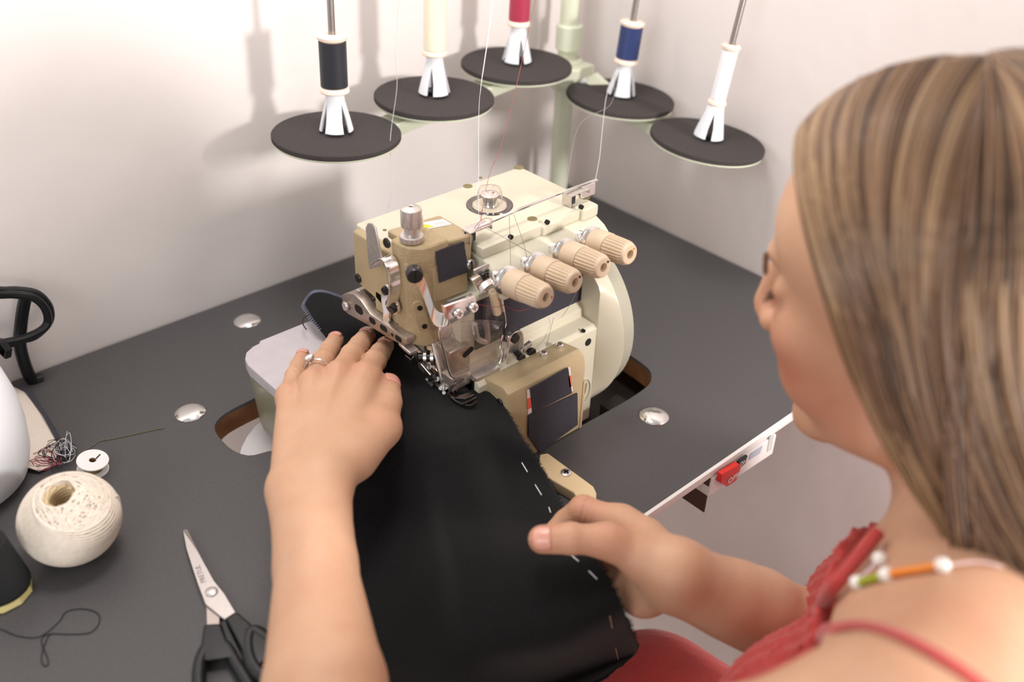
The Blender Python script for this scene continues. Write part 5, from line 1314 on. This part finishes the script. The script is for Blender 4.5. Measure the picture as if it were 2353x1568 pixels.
sd = sh.modifiers.new('thickness', 'SOLIDIFY'); sd.thickness = .0016*S; sd.offset = 0
re = [row[-1] for row in GR]; st_i = int(4*SUB)
m = MB()
for i in range(st_i, len(re)-1):
    for k in range(7):
        p = re[i].lerp(re[i+1], k/7); o = (GR[i][-1]-GR[i][-3]).normalized(); t = (re[i+1]-re[i]).normalized()
        L = rc_.uniform(.001, .0032); m.tube([p-o*.001, p+o*L+t*rc_.normal(0, .001)+V((0, 0, rc_.normal(0, .0006)))], [.00035, .00012], 3)
for j in range(20, len(GR[-1])-1):
    for k in range(6):
        p = GR[-1][j].lerp(GR[-1][j+1], k/6); m.tube([p, p+V((rc_.normal(0, .001), -.001, -rc_.uniform(.001, .003)))], [.00035, .00012], 3)
fr_ = m.build('frayed_edge', M_cloth, cth, smooth=0); fr_['kind'] = 'stuff'
# second layer of the seam allowance along the right edge
m = MB()
def gp_(v, u):
    i = v*(len(GR)-1); j = u*(len(GR[0])-1); a, b = int(i), int(j); a2, b2 = min(a+1, len(GR)-1), min(b+1, len(GR[0])-1); f, g_ = i-a, j-b
    return GR[a][b].lerp(GR[a][b2], g_).lerp(GR[a2][b].lerp(GR[a2][b2], g_), f)
bv_ = BVHTree.FromPolygons([p for r in GR for p in r], [(i*len(GR[0])+j, (i+1)*len(GR[0])+j, (i+1)*len(GR[0])+j+1, i*len(GR[0])+j+1) for i in range(len(GR)-1) for j in range(len(GR[0])-1)])
def oncl(px, py, off=.0014):
    h = bv_.ray_cast(CP, ray(px, py).normalized())
    n = h[1] if h[1].dot(ray(px, py)) < 0 else -h[1]
    return h[0]+n*off
for a, b, c_ in (((1199, 1065), (1212, 1087), 0), ((1230, 1117), (1245, 1141), 0), ((1262, 1169), (1266, 1181), 0), ((1313, 1279), (1330, 1293), 0), ((1353, 1314), (1372, 1332), 0), ((1400, 1414), (1405, 1440), 1), ((1413, 1487), (1418, 1517), 1)):
    m = MB(); m.tube([oncl(*a), oncl(*b)], .00036, 6); m.build('tacking_stitch', mat('stitch_white', 'f2f0f0', .4) if not c_ else mat('stitch_golden', 'c9a183', .5), cth)
# overlocked edge at the back end of the cloth
m = MB(); be = [GR[i][0] for i in range(14, -1, -1)]+[GR[0][j] for j in range(0, 40)]
for i in range(len(be)-1):
    for k in range(1):
        p = be[i].lerp(be[i+1], k/2); t = (be[i+1]-be[i]).normalized(); w = V((0, 0, 1)).cross(t).normalized()
        m.tube([p-w*.003+V((0, 0, -.001)), p+V((0, 0, .0022)), p+w*.0025+t*.001+V((0, 0, -.001))], .00045, 4)
m.build('overlock_edge', mat('thread_blue_grey', '83869c', .7), cth)
m = MB(); m.tube(bez([be[8], be[8]+V((-.006, .001, -.002)), be[8]+V((-.011, -.006, -.004)), be[8]+V((-.012, -.013, -.006))], 6), .0007, 6); m.build('thread_end', mat('thread_maroon', '3b1d28', .7), cth)
